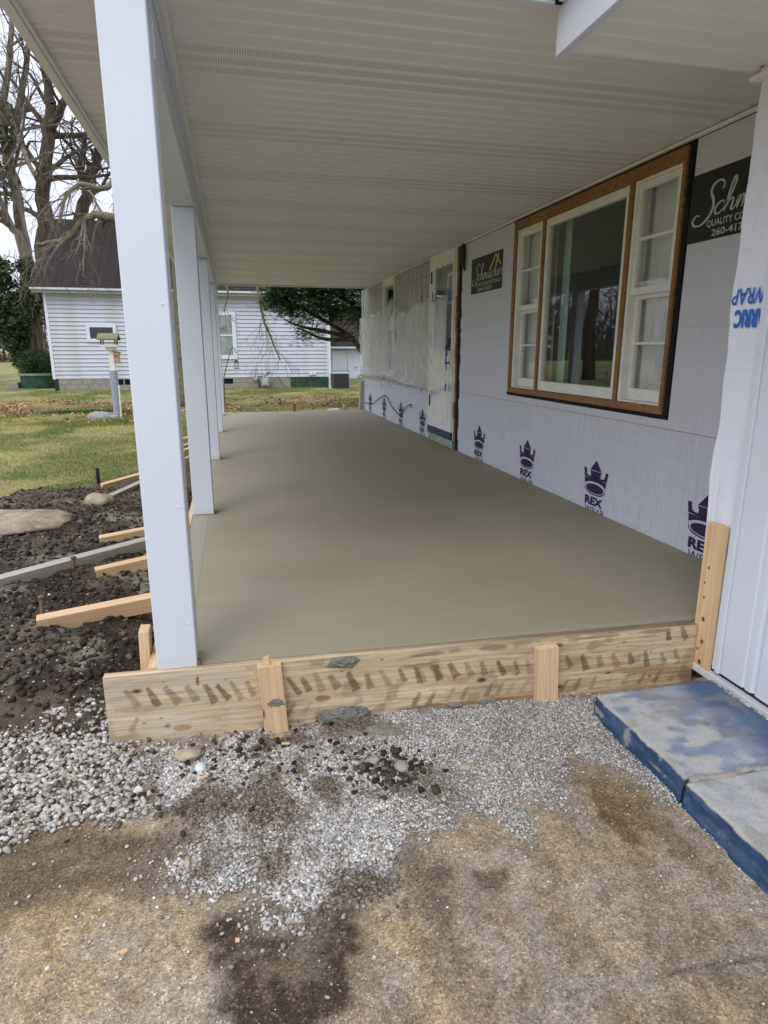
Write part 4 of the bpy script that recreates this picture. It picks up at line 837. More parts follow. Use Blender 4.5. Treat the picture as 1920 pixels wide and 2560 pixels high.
# loose wrap at the corner
ny, nz = 26, 120; zs = np.linspace(-.165, 2.13, nz); V = []
for z in zs:
    e = WYc-.004+.006*math.sin(z*5)+.003*math.sin(z*19+1)+.012*float(fbm(np.array(z*4.), np.array(.5), 3, 2.))-.07*max(0, .55-z)/.7+.012*max(0, z-1.7)
    for k in range(ny):
        t_ = k/(ny-1); y = 1.96+(e-1.96)*t_; fl = max(0, t_-.72)/.28
        V.append((WX+.0015-.003*fl*fl*(1+.8*math.sin(z*11))-.0015*abs(math.sin(z*23+t_*9))*t_, y, z))
Fq = [(j*ny+i, j*ny+i+1, (j+1)*ny+i+1, (j+1)*ny+i) for j in range(nz-1) for i in range(ny-1)]
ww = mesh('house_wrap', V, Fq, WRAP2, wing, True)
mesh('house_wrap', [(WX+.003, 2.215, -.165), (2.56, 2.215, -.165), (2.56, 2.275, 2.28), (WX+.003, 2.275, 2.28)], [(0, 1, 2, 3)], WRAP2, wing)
text('printed_letters', 'ARRIC', .089, BLUEI, wallm(WX-.006, 2.108, 1.305, math.pi), ww, .0036, 'LEFT', 0, .62)
text('printed_letters', 'WRAP', .084, BLUEI, wallm(WX-.006, 2.105, 1.387, math.pi), ww, .0012, 'LEFT', .12, .76)
text('printed_letters', 'IC', .089, BLUEI, wallm(WX-.0065, 2.148, .32), ww, .0036, 'LEFT', 0, .62)
# vertical siding
y = 2.078; i = 0
box('trim_channel', WX-.022, WX-.0005, 2.078, 2.100, -.175, 2.135, WV, wing, .003)
box('trim_channel', WX-.014, WX-.0005, 2.101, 2.125, -.17, 2.135, WV, wing, .002)
def vsid():
    pr = [(0, 0), (0, -.012), (-.012, -.016), (-.125, -.016), (-.131, -.010), (-.138, -.010), (-.144, -.016), (-.170, -.016), (-.176, -.010), (-.182, -.004), (-.190, -.004), (-.190, 0)]
    b = MB(); b.bm.free(); b.bm = bmesh.new(); A = [b.bm.verts.new((x, y, -.165)) for y, x in pr]; B = [b.bm.verts.new((x, y, 2.135)) for y, x in pr]
    for i in range(len(pr)-1): b.bm.faces.new((A[i], A[i+1], B[i+1], B[i]))
    b.bm.faces.new(A); b.bm.faces.new(B[::-1])
    return b.build('siding_panel', WV, wing)
s0 = vsid(); s0.location = (WX-.001, 2.077, 0)
for i in range(1, 30): again(s0, (WX-.001, 2.077-.1905*i, 0), wing)
MB(.001).box(WX-.045, WX-.0015, -3.9, 2.215, -.196, -.186).box(WX-.048, WX-.044, -3.9, 2.215, -.206, -.176).build('starter_strip', WV, wing)
wp = panelmesh('soffit_panel', 1.162, 1.925, SV)
for i in range(20): o = link('soffit_panel', wp, wing); o.location = (0, 2.27-.294*(i+1)+.0, SFZ)
box('fascia', 1.128, 1.158, -3.8, 2.298, SFZ-.022, 2.268, WV, wing, .002)
box('drip_edge', 1.105, 1.127, -3.8, 2.25, 2.262, 2.275, WV, wing, .002)
box('end_fascia', 1.1585, 1.945, 2.272, 2.296, SFZ-.003, 2.262, SV, wing, .002)
box('trim_channel', 1.925, 1.95, -3.8, 2.27, SFZ-.018, SFZ+.003, SV, wing, .002)
box('crown_trim', 1.905, 1.949, -3.8, 2.30, SFZ-.034, SFZ-.0185, SV, wing, .003)
MB().box(1.162, 1.95, -3.8, 2.268, SFZ+.02, SFZ+.03).build('soffit_backing', WV, wing)
vs = [(1.08, -4, 2.277), (1.08, 2.3, 2.277), (6.95, 2.3, 2.277), (6.95, -4, 2.277), (3.6, -4, 3.6), (3.6, 2.3, 3.6)]
mesh('roof', vs, [(0, 1, 2, 3), (0, 4, 5, 1), (2, 5, 4, 3), (0, 3, 4), (1, 5, 2)], TAR, wing)
# ============================================================ BLUE STEP
step = thing('concrete_step', (0, 0, 0), 'worn blue-painted concrete step beside the white siding wall', 'step')
def stepslab(y0, y1, zt, xl, xr=1.862, seed=0, bare=.5):
    ny = int((y1-y0)/.009); us = np.concatenate([np.linspace(0, 1, 56), np.linspace(1, 1.2, 14)[1:]]); ys_ = np.linspace(y0, y1, ny); U, Yg = np.meshgrid(us, ys_)
    edge = xl+.010*(fbm(Yg, Yg*0+seed, 3, 6.)-.5)+.012*(fbm(Yg, Yg*0+seed+3, 3, 25.)-.5)
    Xg = np.where(U <= 1, xr+(edge-xr)*U, edge-.02*(U-1)*5*.6); Zg = np.where(U <= 1, zt-.004*ss(U, .97, 1), zt-.004-(U-1)/.2*.115)
    Zg = Zg+(fbm(Xg, Yg, 3, 14.)-.5)*.006; Xg = Xg+np.where(U > 1, (fbm(Yg*2, Zg*2+seed, 4, 24.)-.5)*.012, 0)
    c = np.zeros(U.shape+(3,))+np.array([.21, .25, .325]); n1 = fbm(Xg+seed, Yg, 5, 5.); n2 = fbm(Xg+4, Yg+seed, 5, 16.); n5 = fbm(Xg*1.2+seed, Yg*3, 5, 9.)
    c = mixc(c, (.33, .36, .41), ss(n5, .35, .6)*.85)
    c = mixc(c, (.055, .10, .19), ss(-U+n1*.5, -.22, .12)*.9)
    bm_ = ss(n1*.45+n2*.4+n5*.4+U*.5-bare, .49, .60); c = mixc(c, (.45, .445, .43), bm_*np.where(U <= 1, 1, 0)*(.55+.4*ss(n2, .4, .6)))
    c = mixc(c, (.42, .40, .36), ss(U+n2*.1, .985, 1.03)*np.where(U <= 1.02, 1, 0)*.8)
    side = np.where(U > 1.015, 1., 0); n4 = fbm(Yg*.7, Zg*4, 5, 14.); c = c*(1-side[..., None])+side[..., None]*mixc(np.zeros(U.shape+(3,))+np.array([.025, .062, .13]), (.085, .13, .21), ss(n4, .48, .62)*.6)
    c = mixc(c, (.40, .38, .34), side*ss(n2+n4, 1.22, 1.3)*.7)
    c = mixc(c, (.40, .37, .32), side*ss(U, 1.17, 1.2)*.7); c = mixc(c, (.26, .24, .20), (1-side)*ss(fbm(Xg+9, Yg+4, 5, 12.), .58, .66)*.5)
    i = np.arange(ny-1)[:, None]*len(us)+np.arange(len(us)-1)[None]; F = np.stack([i, i+1, i+len(us)+1, i+len(us)], -1).reshape(-1, 4)
    P = np.stack([Xg, Yg, Zg], -1).reshape(-1, 3); n = len(us); base = len(P)
    ends = []; fe = []
    Vx = [tuple(p) for p in P]; Fx = [tuple(f) for f in F]; cx = list(c.reshape(-1, 3))
    for row in (0, ny-1):
        b0 = len(Vx)
        for k in range(n): q = P[row*n+k]; Vx.append((q[0], q[1], -.3)); cx.append(np.array([.28, .26, .23]))
        for k in range(n-1): Fx.append((row*n+k, row*n+k+1, b0+k+1, b0+k))
    o = npmesh('step_slab', Vx, Fx, STEPM, step, np.array(cx), False); return o
stepslab(1.515, 2.045, -.175, 1.342, seed=1, bare=.42); stepslab(-1.2, 1.500, -.178, 1.338, seed=5, bare=.15)
xx_ = [(1.355+.50*t_, 1.508+.006*math.sin(t_*19)+.01*t_, -.1825+.002*math.sin(t_*31)) for t_ in np.linspace(0, 1, 24)]
MB().tube(xx_, [.009+.006*abs(math.sin(i*2)) for i in range(24)], 6).build('mortar_joint', vary('old_mortar', (.33, .31, .28), .2, 40, .9, .1, .6, 80, .004), step)
n = 1500; x = RNG.uniform(1.86, 1.93, n); y = 2.07-RNG.random(n)**1.3*1.3; r = .003+.005*RNG.random(n)
struct(box('footing', 1.855, 1.955, -3, 2.12, -.4, -.205, MORT))
tag(stones('wall_gravel', np.stack([x, y, -.204+r*.5+RNG.random(n)*.006], -1), r, scol(n, GREYS[2:])), 'narrow strip of grit between the blue step and the white siding', 'gravel', kind='stuff')
# ============================================================ NEIGHBOUR HOUSE
NY = 26.
nb = thing('neighbour_house', (0, 0, 0), 'grey-white lap-sided house with steep dark roof behind the lawn', 'house')
NX0, NX1 = -6.39, 3.73
box('wall', NX0+.02, NX1-.02, NY+.03, NY+8, -.5, 3.3, BLOCK, nb)
sb0 = None; H_ = .1445
for i in range(21):
    z = .14+i*H_
    if sb0 is None:
        sb0 = MB().prism([(NY-.002, -.004), (NY-.045, .0), (NY-.040, .022), (NY-.012, H_-.012), (NY+.004, H_-.006), (NY+.02, H_-.006), (NY+.02, -.004)], NX0, NX1, 0).build('siding_board', NSID, nb)
        for q in sb0.data.vertices: pass
        sb0.location.z = z
    else: again(sb0, (0, 0, z), nb)
box('corner_board', NX0-.03, NX0+.07, NY-.05, NY+.1, .12, 3.2, WV, nb); box('corner_board', NX1-.07, NX1+.03, NY-.05, NY+.1, .12, 3.2, WV, nb)
vs = [(NX0-.32, NY-.35, 3.27), (NX1+.32, NY-.35, 3.27), (NX1+.32, NY+4.2, 6.3), (NX0-.32, NY+4.2, 6.3), (NX1+.32, NY+8.4, 3.27), (NX0-.32, NY+8.4, 3.27)]
mesh('roof', vs, [(0, 1, 2, 3), (3, 2, 4, 5), (0, 3, 5), (1, 4, 2), (0, 5, 4, 1)], ROOFB, nb)
sh0 = None; sl_ = math.hypot(4.55, 3.03); an = math.atan2(3.03, 4.55); m_ = int(sl_/.15)
for i in range(m_):
    if sh0 is None: sh0 = MB().prism([(0, .004), (0, .022), (.158, .008), (.158, .004)], NX0-.32, NX1+.32, 0).build('shingle_course', ROOFB, nb); o = sh0
    else: o = again(sh0, parent=nb)
    o.rotation_euler = (an, 0, 0); o.location = (.0, NY-.35+i*.15*math.cos(an), 3.27+i*.15*math.sin(an))
MB(.01).box(NX0-.34, NX1+.34, NY-.47, NY-.355, 3.20, 3.275).build('gutter', GALVL, nb)
box('eave_soffit', NX0-.3, NX1+.3, NY-.35, NY-.02, 3.175, 3.185, WVP, nb)
box('fascia', NX0-.3, NX1+.3, NY-.353, NY-.33, 3.11, 3.174, GALV, nb)
MB(.01).box(NX1-.02, NX1+.07, NY-.14, NY-.055, -.35, 3.18).tube([(NX1+.02, NY-.1, -.3), (NX1+.1, NY-.3, -.36)], .045, 8).build('downspout', WV, nb)
def nwin(x0, x1, z0, z1, fr, meet=None, curt=False):
    b = MB(.005); y = NY-.085; b.box(x0-fr, x0, y, NY-.002, z0-fr, z1+fr).box(x1, x1+fr, y, NY-.002, z0-fr, z1+fr).box(x0+.0005, x1-.0005, y, NY-.002, z1, z1+fr).box(x0+.0005, x1-.0005, y, NY-.002, z0-fr, z0)
    o = b.build('window', WV, nb); box('pane', x0, x1, NY-.066, NY-.063, z0, z1, GLASS, o)
    if meet: box('meeting_rail', x0, x1, NY-.078, NY-.067, meet-.025, meet+.025, WVP, o)
    box('room_back', x0, x1, NY-.052, NY-.048, z0, z1, DARK if not curt else ROOMM, o)
    if curt: 
        n = 40; v = [(x0+.02+(x1-x0-.04)*i/(n-1)-(.10 if k == 0 and i > n*.3 else 0)*0, NY-.058+.004*math.sin(i*1.1), z0+(z1-z0)*k) for k in (0, 1) for i in range(n)]
        mesh('curtain', v, [(i, i+1, n+i+1, n+i) for i in range(n-1)], CURTN, o)
nwin(-4.99, -4.20, 1.56, 1.96, .12); nwin(-.72, .05, .97, 2.43, .15, 1.71, True)
# foundation blocks
fb0 = None
def blocks(x0, x1, rows):
    global fb0
    for r_ in range(rows):
        x = x0-(r_ % 2)*.2
        while x < x1:
            a = max(x, x0); e = min(x+.395, x1)
            if e-a > .06: box('foundation_block', a, e-.0, NY-.03, NY+.028, .135-(r_+1)*.2+.006, .135-r_*.2, BLOCK, nb, .004)
            x += .402
blocks(NX0+.15, -4.28, 3); blocks(-3.7, -.78, 3); blocks(.02, 2.2, 3)
box('foundation_panel', 2.21, NX1-.02, NY-.045, NY+.02, -.5, .13, GREENP, nb); box('foundation_panel', NX0, NX0+.12, NY-.04, NY+.02, -.5, .13, BLACKM, nb)
for x0, x1 in ((-4.27, -3.71), (-.77, .01)):
    o = MB(.004).box(x0, x1, NY-.035, NY-.01, -.13, -.11).box(x0, x1, NY-.035, NY-.01, .10, .13).box((x0+x1)/2-.015, (x0+x1)/2+.015, NY-.035, NY-.01, -.1095, .0995).box(x0, x0+.02, NY-.035, NY-.01, -.1095, .0995).box(x1-.02, x1, NY-.035, NY-.01, -.1095, .0995).build('basement_window', GALV, nb)
    box('pane', x0+.02, x1-.02, NY-.006, NY-.002, -.11, .10, DARK, o); box('sill', x0, x1, NY-.03, NY+.02, -.5, -.135, BLOCK, o)
# gas meter, vent, hose
gm = thing('gas_meter', (1.2, NY-.2, 0), 'grey gas meter with pipes on the neighbour house foundation', 'gas meter')
MB(.02).box(-.13, .13, -.1, .08, -.17, .12).box(-.1, .1, -.12, -.1, -.12, .08).build('meter_body', GALV, gm)
MB().tube([(0, 0, .12), (0, 0, .2), (.12, 0, .24), (.12, 0, .32), (.2, .12, .33)], .022, 8).tube([(-.1, 0, .1), (-.1, 0, .18), (-.3, 0, .16), (-.22, 0, -.1), (-.22, 0, -.42)], .022, 8).build('pipe', BLACKM, gm)
MB().tube([(-.36, -.05, .14), (-.36, .05, .14)], .09, 12).build('regulator', GALV, gm)
o = MB().tube([(1.72, NY-.06, .17), (1.74, NY-.15, .05), (1.9, NY-.2, -.15), (2.0, NY-.3, -.33), (2.6, NY-.4, -.34)], .018, 6).build('garden_hose', vary('green_hose', (.05, .12, .08), .2)); tag(o, 'green garden hose hanging from the neighbour foundation', 'hose')
o = MB(.01).box(2.93, 3.08, NY-.12, NY-.02, .2, .32).tube([(3.16, NY-.1, .26), (3.16, NY-.02, .26)], .06, 12).build('dryer_vent', WV, nb)
ac = thing('air_conditioner', (4.15, 25.9, 0), 'dark grey outdoor air conditioner at the right corner of the neighbour house', 'air conditioner')
MB(.02).box(-.33, .33, -.35, .35, -.33, .26).build('casing', vary('ac_grey', (.06, .06, .065), .1), ac)
b = MB();
for i in range(7): b.box(-.28, .28, -.362, -.352, -.27+i*.072, -.235+i*.072)
b.build('grille', BLACKM, ac); MB(.01).box(-.35, .35, -.37, .37, .26, .295).build('lid', GALV, ac)
o = MB(.01).box(3.93, 4.0, 27.5, 27.6, -.4, .75).build('turned_post', vary('orange_post', (.35, .15, .05), .2)); MB().tube([(3.965, 27.55, .75), (3.965, 27.55, .82), (3.965, 27.55, .92)], [.05, .02, .03], 8).build('finial', MATS['orange_post'], o); tag(o, 'turned orange-brown wooden post beside the air conditioner', 'post')
# garage behind right
ga = thing('garage', (0, 0, 0), 'white garage with dark roof behind the evergreen tree', 'garage')
box('wall', 4.9, 11, 34.03, 40, -.6, 1.3, WVP, ga)
g0 = None
for i in range(10):
    if g0 is None: g0 = MB().prism([(34.0, 0), (33.98, .003), (34.0, .14), (34.03, .14), (34.03, 0)], 4.9, 11, 0).build('siding_board', WV, ga); g0.location.z = -.1
    else: again(g0, (0, 0, -.1+i*.14), ga)
box('foundation', 4.85, 11, 33.9, 34.02, -.6, -.11, WVP, ga)
b = MB(.01).box(5.06, 5.15, 33.9, 33.975, .12, 1.16).box(5.87, 5.98, 33.9, 33.975, .12, 1.16).box(5.1505, 5.8695, 33.9, 33.975, 1.07, 1.16).build('door_frame', WV, ga); box('door', 5.152, 5.868, 33.94, 33.97, .12, 1.068, WV, ga)
mesh('roof', [(4.6, 33.6, 1.33), (11.3, 33.6, 1.33), (11.3, 37, 3.6), (4.6, 37, 3.6), (11.3, 40.4, 1.33), (4.6, 40.4, 1.33)], [(0, 1, 2, 3), (3, 2, 4, 5), (0, 3, 5), (1, 4, 2), (0, 5, 4, 1)], ROOFB, ga)
box('fascia', 4.6, 11.3, 33.52, 33.6, 1.25, 1.34, WV, ga)
# cistern
ci = thing('planter_tank', (-7.35, 28.0, 0), 'low round green concrete tank below the dark bush', 'concrete tank')
MB().tube([(0, 0, -.4), (0, 0, .2)], .72, 28).build('tank_wall', GREENP, ci, False); MB().tube([(0, 0, .2), (0, 0, .27)], .76, 28).build('tank_lid', vary('green_grey', (.16, .22, .17), .2), ci)
MB(.02).box(-1.15, -.75, -.35, .2, -.4, -.05).build('block_step', BLOCK, ci)
# bird feeder and birdhouse
bf = thing('bird_feeder', (-2.6, 15.6, 0), 'roofed bird feeder tray on a white and grey post in the lawn', 'bird feeder')
MB(.004).box(-.055, .055, -.055, .055, .65, 1.17).build('post', WVP, bf); MB().tube([(0, 0, -.45), (0, 0, .72)], .085, 16).build('pipe_sleeve', GREY, bf, False)
MB(.004).box(-.10, .10, -.10, .10, 1.16, 1.22).build('bracket', WVP, bf)
MB(.003).box(-.19, .13, -.16, .16, 1.22, 1.235).box(-.19, .13, -.165, -.155, 1.2352, 1.275).box(-.19, .13, .155, .165, 1.2352, 1.275).box(-.20, -.19, -.165, .165, 1.22, 1.275).box(.13, .14, -.165, .165, 1.22, 1.275).build('tray', WVP, bf)
for sx in (-.18, .11):
    for sy in (-.14, .14): MB().box(sx-.01, sx+.02, sy-.012, sy+.012, 1.24, 1.40).build('support', MOSS, bf)
MB(.003).prism([(-.24, 1.37), (-.24, 1.40), (0, 1.52), (.24, 1.40), (.24, 1.37), (0, 1.49)], -.24, .18, 0).build('roof', MOSS, bf)
bh = thing('birdhouse', (-2.51, 15.58, .0), 'small reddish wooden birdhouse fixed to the side of the feeder post', 'birdhouse')
MB(.003).prism([(-.045, .90), (.07, .88), (.07, 1.10), (-.045, 1.12)], -.07, .07, 1).build('box', BHW, bh); MB(.002).prism([(-.05, 1.122), (.10, 1.09), (.10, 1.11), (-.05, 1.142)], -.085, .085, 1).build('roof', MOSS, bh); MB().tube([(.01, -.072, 1.03), (.01, -.0705, 1.03)], .018, 12).build('entrance_hole', DARK, bh)
o = MB().tube([(-2.515, 15.5, -.4), (-2.50, 15.5, .40)], .018, 6).build('garden_stake', WVP); tag(o, 'thin white stake standing beside the grey feeder post', 'stake')
hk = thing('lantern_hook', (-.2, 17, 0), 'thin black shepherd hook in the lawn seen beside the last post', 'hook')
MB().tube([(-.06, 0, -.35), (-.03, 0, .5), (.14, 0, 1.05), (.18, 0, 1.17), (.22, 0, 1.225), (.27, 0, 1.2), (.285, 0, 1.12), (.30, 0, 1.09), (.33, 0, 1.1)], .010, 6).build('rod', BLACKM, hk)
ln_ = thing('lantern', (.095, 17, 0), 'small black lantern hanging from the shepherd hook', 'lantern')
MB().tube([(0, 0, .95), (0, 0, 1.10)], .003, 4).tube([(0, 0, .93), (0, 0, .90), (0, 0, .85)], [.012, .03, .075], 8).build('cap', BLACKM, ln_); MB().tube([(0, 0, .70), (0, 0, .715)], .07, 8).build('base', BLACKM, ln_)
for k in range(4): a = k*math.pi/2+.5; MB().tube([(.055*math.cos(a), .055*math.sin(a), .712), (.055*math.cos(a), .055*math.sin(a), .86)], .006, 4).build('bar', BLACKM, ln_)
MB().tube([(0, 0, .716), (0, 0, .85)], .04, 8).build('glass_chimney', GLASS, ln_)
# ============================================================ TREES
class Tree:
    def __init__(s, seed): s.r = random.Random(seed); s.big = MB(); s.tw = MB()
    def tube(s, pts, rs, lev):
        (s.big if lev <= 1 else s.tw).tube(pts, rs, (10, 7, 4, 3, 3)[min(lev, 4)], cap=lev <= 0)
    def grow(s, p, d, L, r, lev, maxlev=4, droop=0., wig=.22, kids=None):
        R = s.r; n = (9, 8, 6, 5, 4)[min(lev, 4)]; p = Vector(p); d = Vector(d).normalized(); pts = [p.copy()]; rs = [r]; dirs = [d.copy()]; st = L/n
        for i in range(n):
            d = (d+Vector((R.gauss(0, wig), R.gauss(0, wig), R.gauss(0, wig)+(-droop if lev >= 2 else droop*.0)+(.06 if lev < 2 else 0)))).normalized()
            p = p+d*st; pts.append(p.copy()); rs.append(max(.0035, r*(1-.80*(i+1)/n))); dirs.append(d.copy())
        s.tube(pts, rs, lev)
        if lev < maxlev: s.kids(pts, rs, dirs, L, lev, maxlev, droop, wig)
    def kids(s, pts, rs, dirs, L, lev, maxlev, droop, wig, cnt=None):
        R = s.r; n = len(pts)-1; m = cnt or (6, 6, 5, 3)[min(lev, 3)]
        for k in range(m):
            t = R.uniform(.22, 1.) if lev else R.uniform(.35, 1.); i = min(n-1, int(t*n)); f = t*n-i; q = pts[i].lerp(pts[i+1], f); rr = rs[i]+(rs[i+1]-rs[i])*f
            d = dirs[i+1]; a = d.orthogonal().normalized(); a.rotate(Matrix.Rotation(R.uniform(0, 6.28), 3, d)); ang = R.uniform(.45, 1.05)
            nd = d*math.cos(ang)+a*math.sin(ang); s.grow(q, nd, L*R.uniform(.35, .62), rr*R.uniform(.4, .62), lev+1, maxlev, droop, wig)
    def limb(s, path, r0, r1, lev=0, cnt=9, maxlev=4, droop=0., wig=.22, L=None):
        P = [Vector(p) for p in path]; Q = cr3(P, 4); n = len(Q); rs = [r0+(r1-r0)*i/(n-1) for i in range(n)]
        Q = [q+Vector((s.r.gauss(0, .012), s.r.gauss(0, .012), s.r.gauss(0, .012)))*(1 if 0 < i < n-1 else 0)*(r0*10) for i, q in enumerate(Q)]
        s.tube(Q, rs, lev); dirs = [(Q[min(i+1, n-1)]-Q[max(i-1, 0)]).normalized() for i in range(n)]
        LL = L or sum((Q[i+1]-Q[i]).length for i in range(n-1)); s.kids(Q, rs, dirs, LL, lev, maxlev, droop, wig, cnt)
    def done(s, name, label, cat, mb, mt_, extra=None, group=None):
        t_ = thing(name, (0, 0, 0), label, cat, group); s.big.build('trunk', mb, t_, True); s.tw.build('twigs', mt_, t_)
        return t_
def cr3(P, n):
    P = [P[0]]+P+[P[-1]]; o = []
    for i in range(1, len(P)-2):
        for k in range(n):
            t = k/n; o.append(.5*((2*P[i])+(-P[i-1]+P[i+1])*t+(2*P[i-1]-5*P[i]+4*P[i+1]-P[i+2])*t*t+(-P[i-1]+3*P[i]-3*P[i+1]+P[i+2])*t**3))
    o.append(P[-2]); return o
def pa(px, py, y): return tuple(at(px, py, 1, y))
t = Tree(3)   # left tree, twin stems
t.limb([(-8.9, 33, -.4), pa(78, 700, 33), pa(60, 600, 33), pa(40, 480, 33), pa(22, 400, 33), pa(10, 280, 33), pa(25, 120, 33), pa(35, 20, 33.5)], .30, .08, 0, 18, 4, .03, .2, 8)
t.limb([(-9.0, 32.6, -.4), pa(60, 640, 32.6), pa(25, 560, 32.6), pa(0, 500, 32.4), pa(-40, 380, 32)], .22, .07, 0, 11, 4, .03, .2, 7)
t.limb([pa(22, 400, 33), pa(45, 300, 33.2), pa(70, 130, 33.5), pa(60, 0, 34)], .19, .07, 1, 8, 4, .02, .2, 6)
t.limb([pa(12, 260, 33), pa(60, 380, 32), pa(90, 440, 31.5), pa(110, 395, 31)], .12, .05, 1, 6, 4, .08, .2, 5)
ta = t.done('bare_tree', 'bare tree with two pale stems leaning left and ivy round its foot', 'tree', BARKL, TWIG)
t = Tree(8)   # tree behind the roof
t.limb([(-8.3, 36, -.4), pa(112, 700, 36), pa(112, 560, 36), pa(108, 450, 36), pa(118, 340, 36), pa(130, 260, 36)], .40, .24, 0, 7, 4, .02, .2, 7)
t.limb([pa(130, 260, 36), pa(110, 160, 36), pa(95, 60, 36), pa(90, -80, 36)], .22, .08, 1, 9, 4, .0, .2, 7)
t.limb([pa(125, 320, 36), pa(155, 265, 35.5), pa(185, 190, 35.5), pa(230, 60, 35)], .22, .08, 1, 9, 4, .0, .2, 7)
t.limb([pa(112, 440, 36), pa(70, 380, 36), pa(40, 330, 36), pa(28, 260, 36)], .14, .06, 1, 7, 4, .0, .2, 5)
t.done('bare_tree', 'tall bare tree with a forked dark trunk rising behind the neighbour roof', 'tree', BARK, TWIGD)
t = Tree(21)  # dark multi-limbed tree right behind the ridge
t.limb([(-5.2, 38, -.4), pa(200, 640, 38), pa(205, 540, 38), pa(225, 440, 38), pa(250, 380, 38), pa(270, 250, 38)], .40, .18, 0, 12, 4, .02, .25, 8)
t.limb([pa(215, 480, 38), pa(200, 420, 37), pa(215, 330, 37), pa(205, 220, 37)], .16, .06, 1, 8, 4, .02, .25, 6)
t.done('bare_tree', 'dark bare tree half hidden behind the nearest porch post, above the roof ridge', 'tree', BARK, TWIGD)
t = Tree(5)   # tree with drooping limbs
tb = (-1.24, 18.6, -.4)
t.limb([tb, (-1.24, 18.6, 1.5), (-1.2, 18.6, 3.5), (-1.25, 18.5, 5.5), (-1.0, 18.6, 8.5), (-1.3, 18.4, 11)], .25, .12, 0, 6, 3, .05, .2, 5)
t.limb([(-1.25, 18.5, 5.0), (-1.8, 17.9, 4.4), pa(287, 545, 17), pa(245, 538, 17), pa(215, 545, 17), pa(185, 578, 17), pa(160, 600, 17), pa(130, 606, 17), pa(90, 612, 17)], .13, .035, 1, 11, 4, .17, .15, 2.4)
t.limb([(-1.25, 18.5, 5.6), (-2.2, 17.6, 5.3), pa(265, 470, 17), pa(200, 460, 17), pa(160, 500, 16.8), pa(150, 560, 16.6)], .09, .03, 1, 7, 4, .2, .15, 2.2)
t.limb([pa(215, 545, 17), pa(212, 590, 16.8), pa(210, 640, 16.6), pa(208, 690, 16.5)], .035, .012, 2, 7, 4, .2, .16, 1.4)
t.limb([(-1.25, 18.5, 5.2), (-.6, 17.6, 5.0), (.1, 16.9, 4.3), pa(640, 700, 16.3), pa(655, 790, 16.2), pa(680, 850, 16.2), pa(700, 900, 16.2)], .06, .012, 1, 9, 4, .2, .16, 1.8)
t.limb([(-1.2, 18.5, 5.4), (-.9, 17.4, 4.9), pa(560, 700, 16.3), pa(566, 750, 16.3), pa(560, 780, 16.3)], .04, .01, 1, 6, 3, .2, .16, 1.2)
tc_ = t.done('bare_tree', 'rough-barked tree between the first two posts with low drooping branches', 'tree', BARKG, TWIG)
t = Tree(30)
t.limb([(-12.5, 30, -.4), (-12.4, 30, 3), (-12.6, 30, 7), (-12.2, 30, 13)], .35, .1, 0, 12, 3, .02, .2, 8)
t.done('bare_tree', 'bare tree out in the yard left of the view, seen mirrored in the window', 'tree', BARK, TWIGD)
# foliage helper
def leaves(name, C, R, n, size, mat, parent, aspect=.45, down=.0, seed=1, outward=None):
    rg = np.random.default_rng(seed); C = np.asarray(C, float); idx = rg.integers(0, len(C), n); d = rg.normal(0, 1, (n, 3)); d /= np.linalg.norm(d, axis=1)[:, None]; rr = np.asarray(R)[idx] if hasattr(R, '__len__') else R
    P = C[idx]+d*(rg.random(n)**.5*rr)[:, None]
    a = rg.normal(0, 1, (n, 3)); a[:, 2] -= down; a += d*.6; a /= np.linalg.norm(a, axis=1)[:, None]; b = np.cross(a, rg.normal(0, 1, (n, 3))); b /= np.linalg.norm(b, axis=1)[:, None]
    s = size*(.6+.8*rg.random(n))[:, None]; L = a*s; W = b*s*aspect*.5
    V = np.stack([P, P+L*.5+W, P+L, P+L*.5-W], 1).reshape(-1, 3); F = np.arange(n*4).reshape(-1, 4); return npmesh(name, V, F, mat, parent)
def pick(poly, n, y0, y1, seed):
    rg = np.random.default_rng(seed); P = np.array(poly); o = []
    while len(o) < n:
        x = rg.uniform(P[:, 0].min(), P[:, 0].max(), 400); y = rg.uniform(P[:, 1].min(), P[:, 1].max(), 400); k = sdist(x, y, poly) > 0
        for a, b in zip(x[k], y[k]):
            o.append(at(a, b, 1, rg.uniform(y0, y1)))
    return np.array(o[:n])
iv = leaves('ivy', pick([(-30, 620), (10, 650), (45, 720), (66, 800), (75, 870), (80, 905), (40, 905), (20, 860), (-30, 800)], 150, 31.8, 33.2, 2), .26, 6000, .16, IVY, ta, .7); leaves('ivy', pick([(55, 650), (85, 660), (110, 760), (100, 800), (60, 760)], 40, 32, 33, 8), .3, 1500, .15, IVY, ta, .7)
leaves('ivy', pick([(-20, 250), (35, 250), (45, 480), (0, 520)], 30, 32, 33, 4), .25, 500, .14, IVY, ta, .7, seed=9)
bu = thing('yew_bush', (0, 0, 0), 'rounded dark green bush behind the green concrete tank', 'bush')
rg = np.random.default_rng(5); d = rg.normal(0, 1, (240, 3)); d /= np.linalg.norm(d, axis=1)[:, None]; Cb = np.array([-7.55, 28.7, .58])+d*np.array([.80, .7, .55])*(rg.random((240, 1))**.33)
leaves('foliage', Cb, .17, 13000, .075, YEW, bu, .35, -.6, 6); MB().tube([(-7.5, 28.7, -.4), (-7.5, 28.7, .6)], .08, 6).build('stem', BARK, bu)
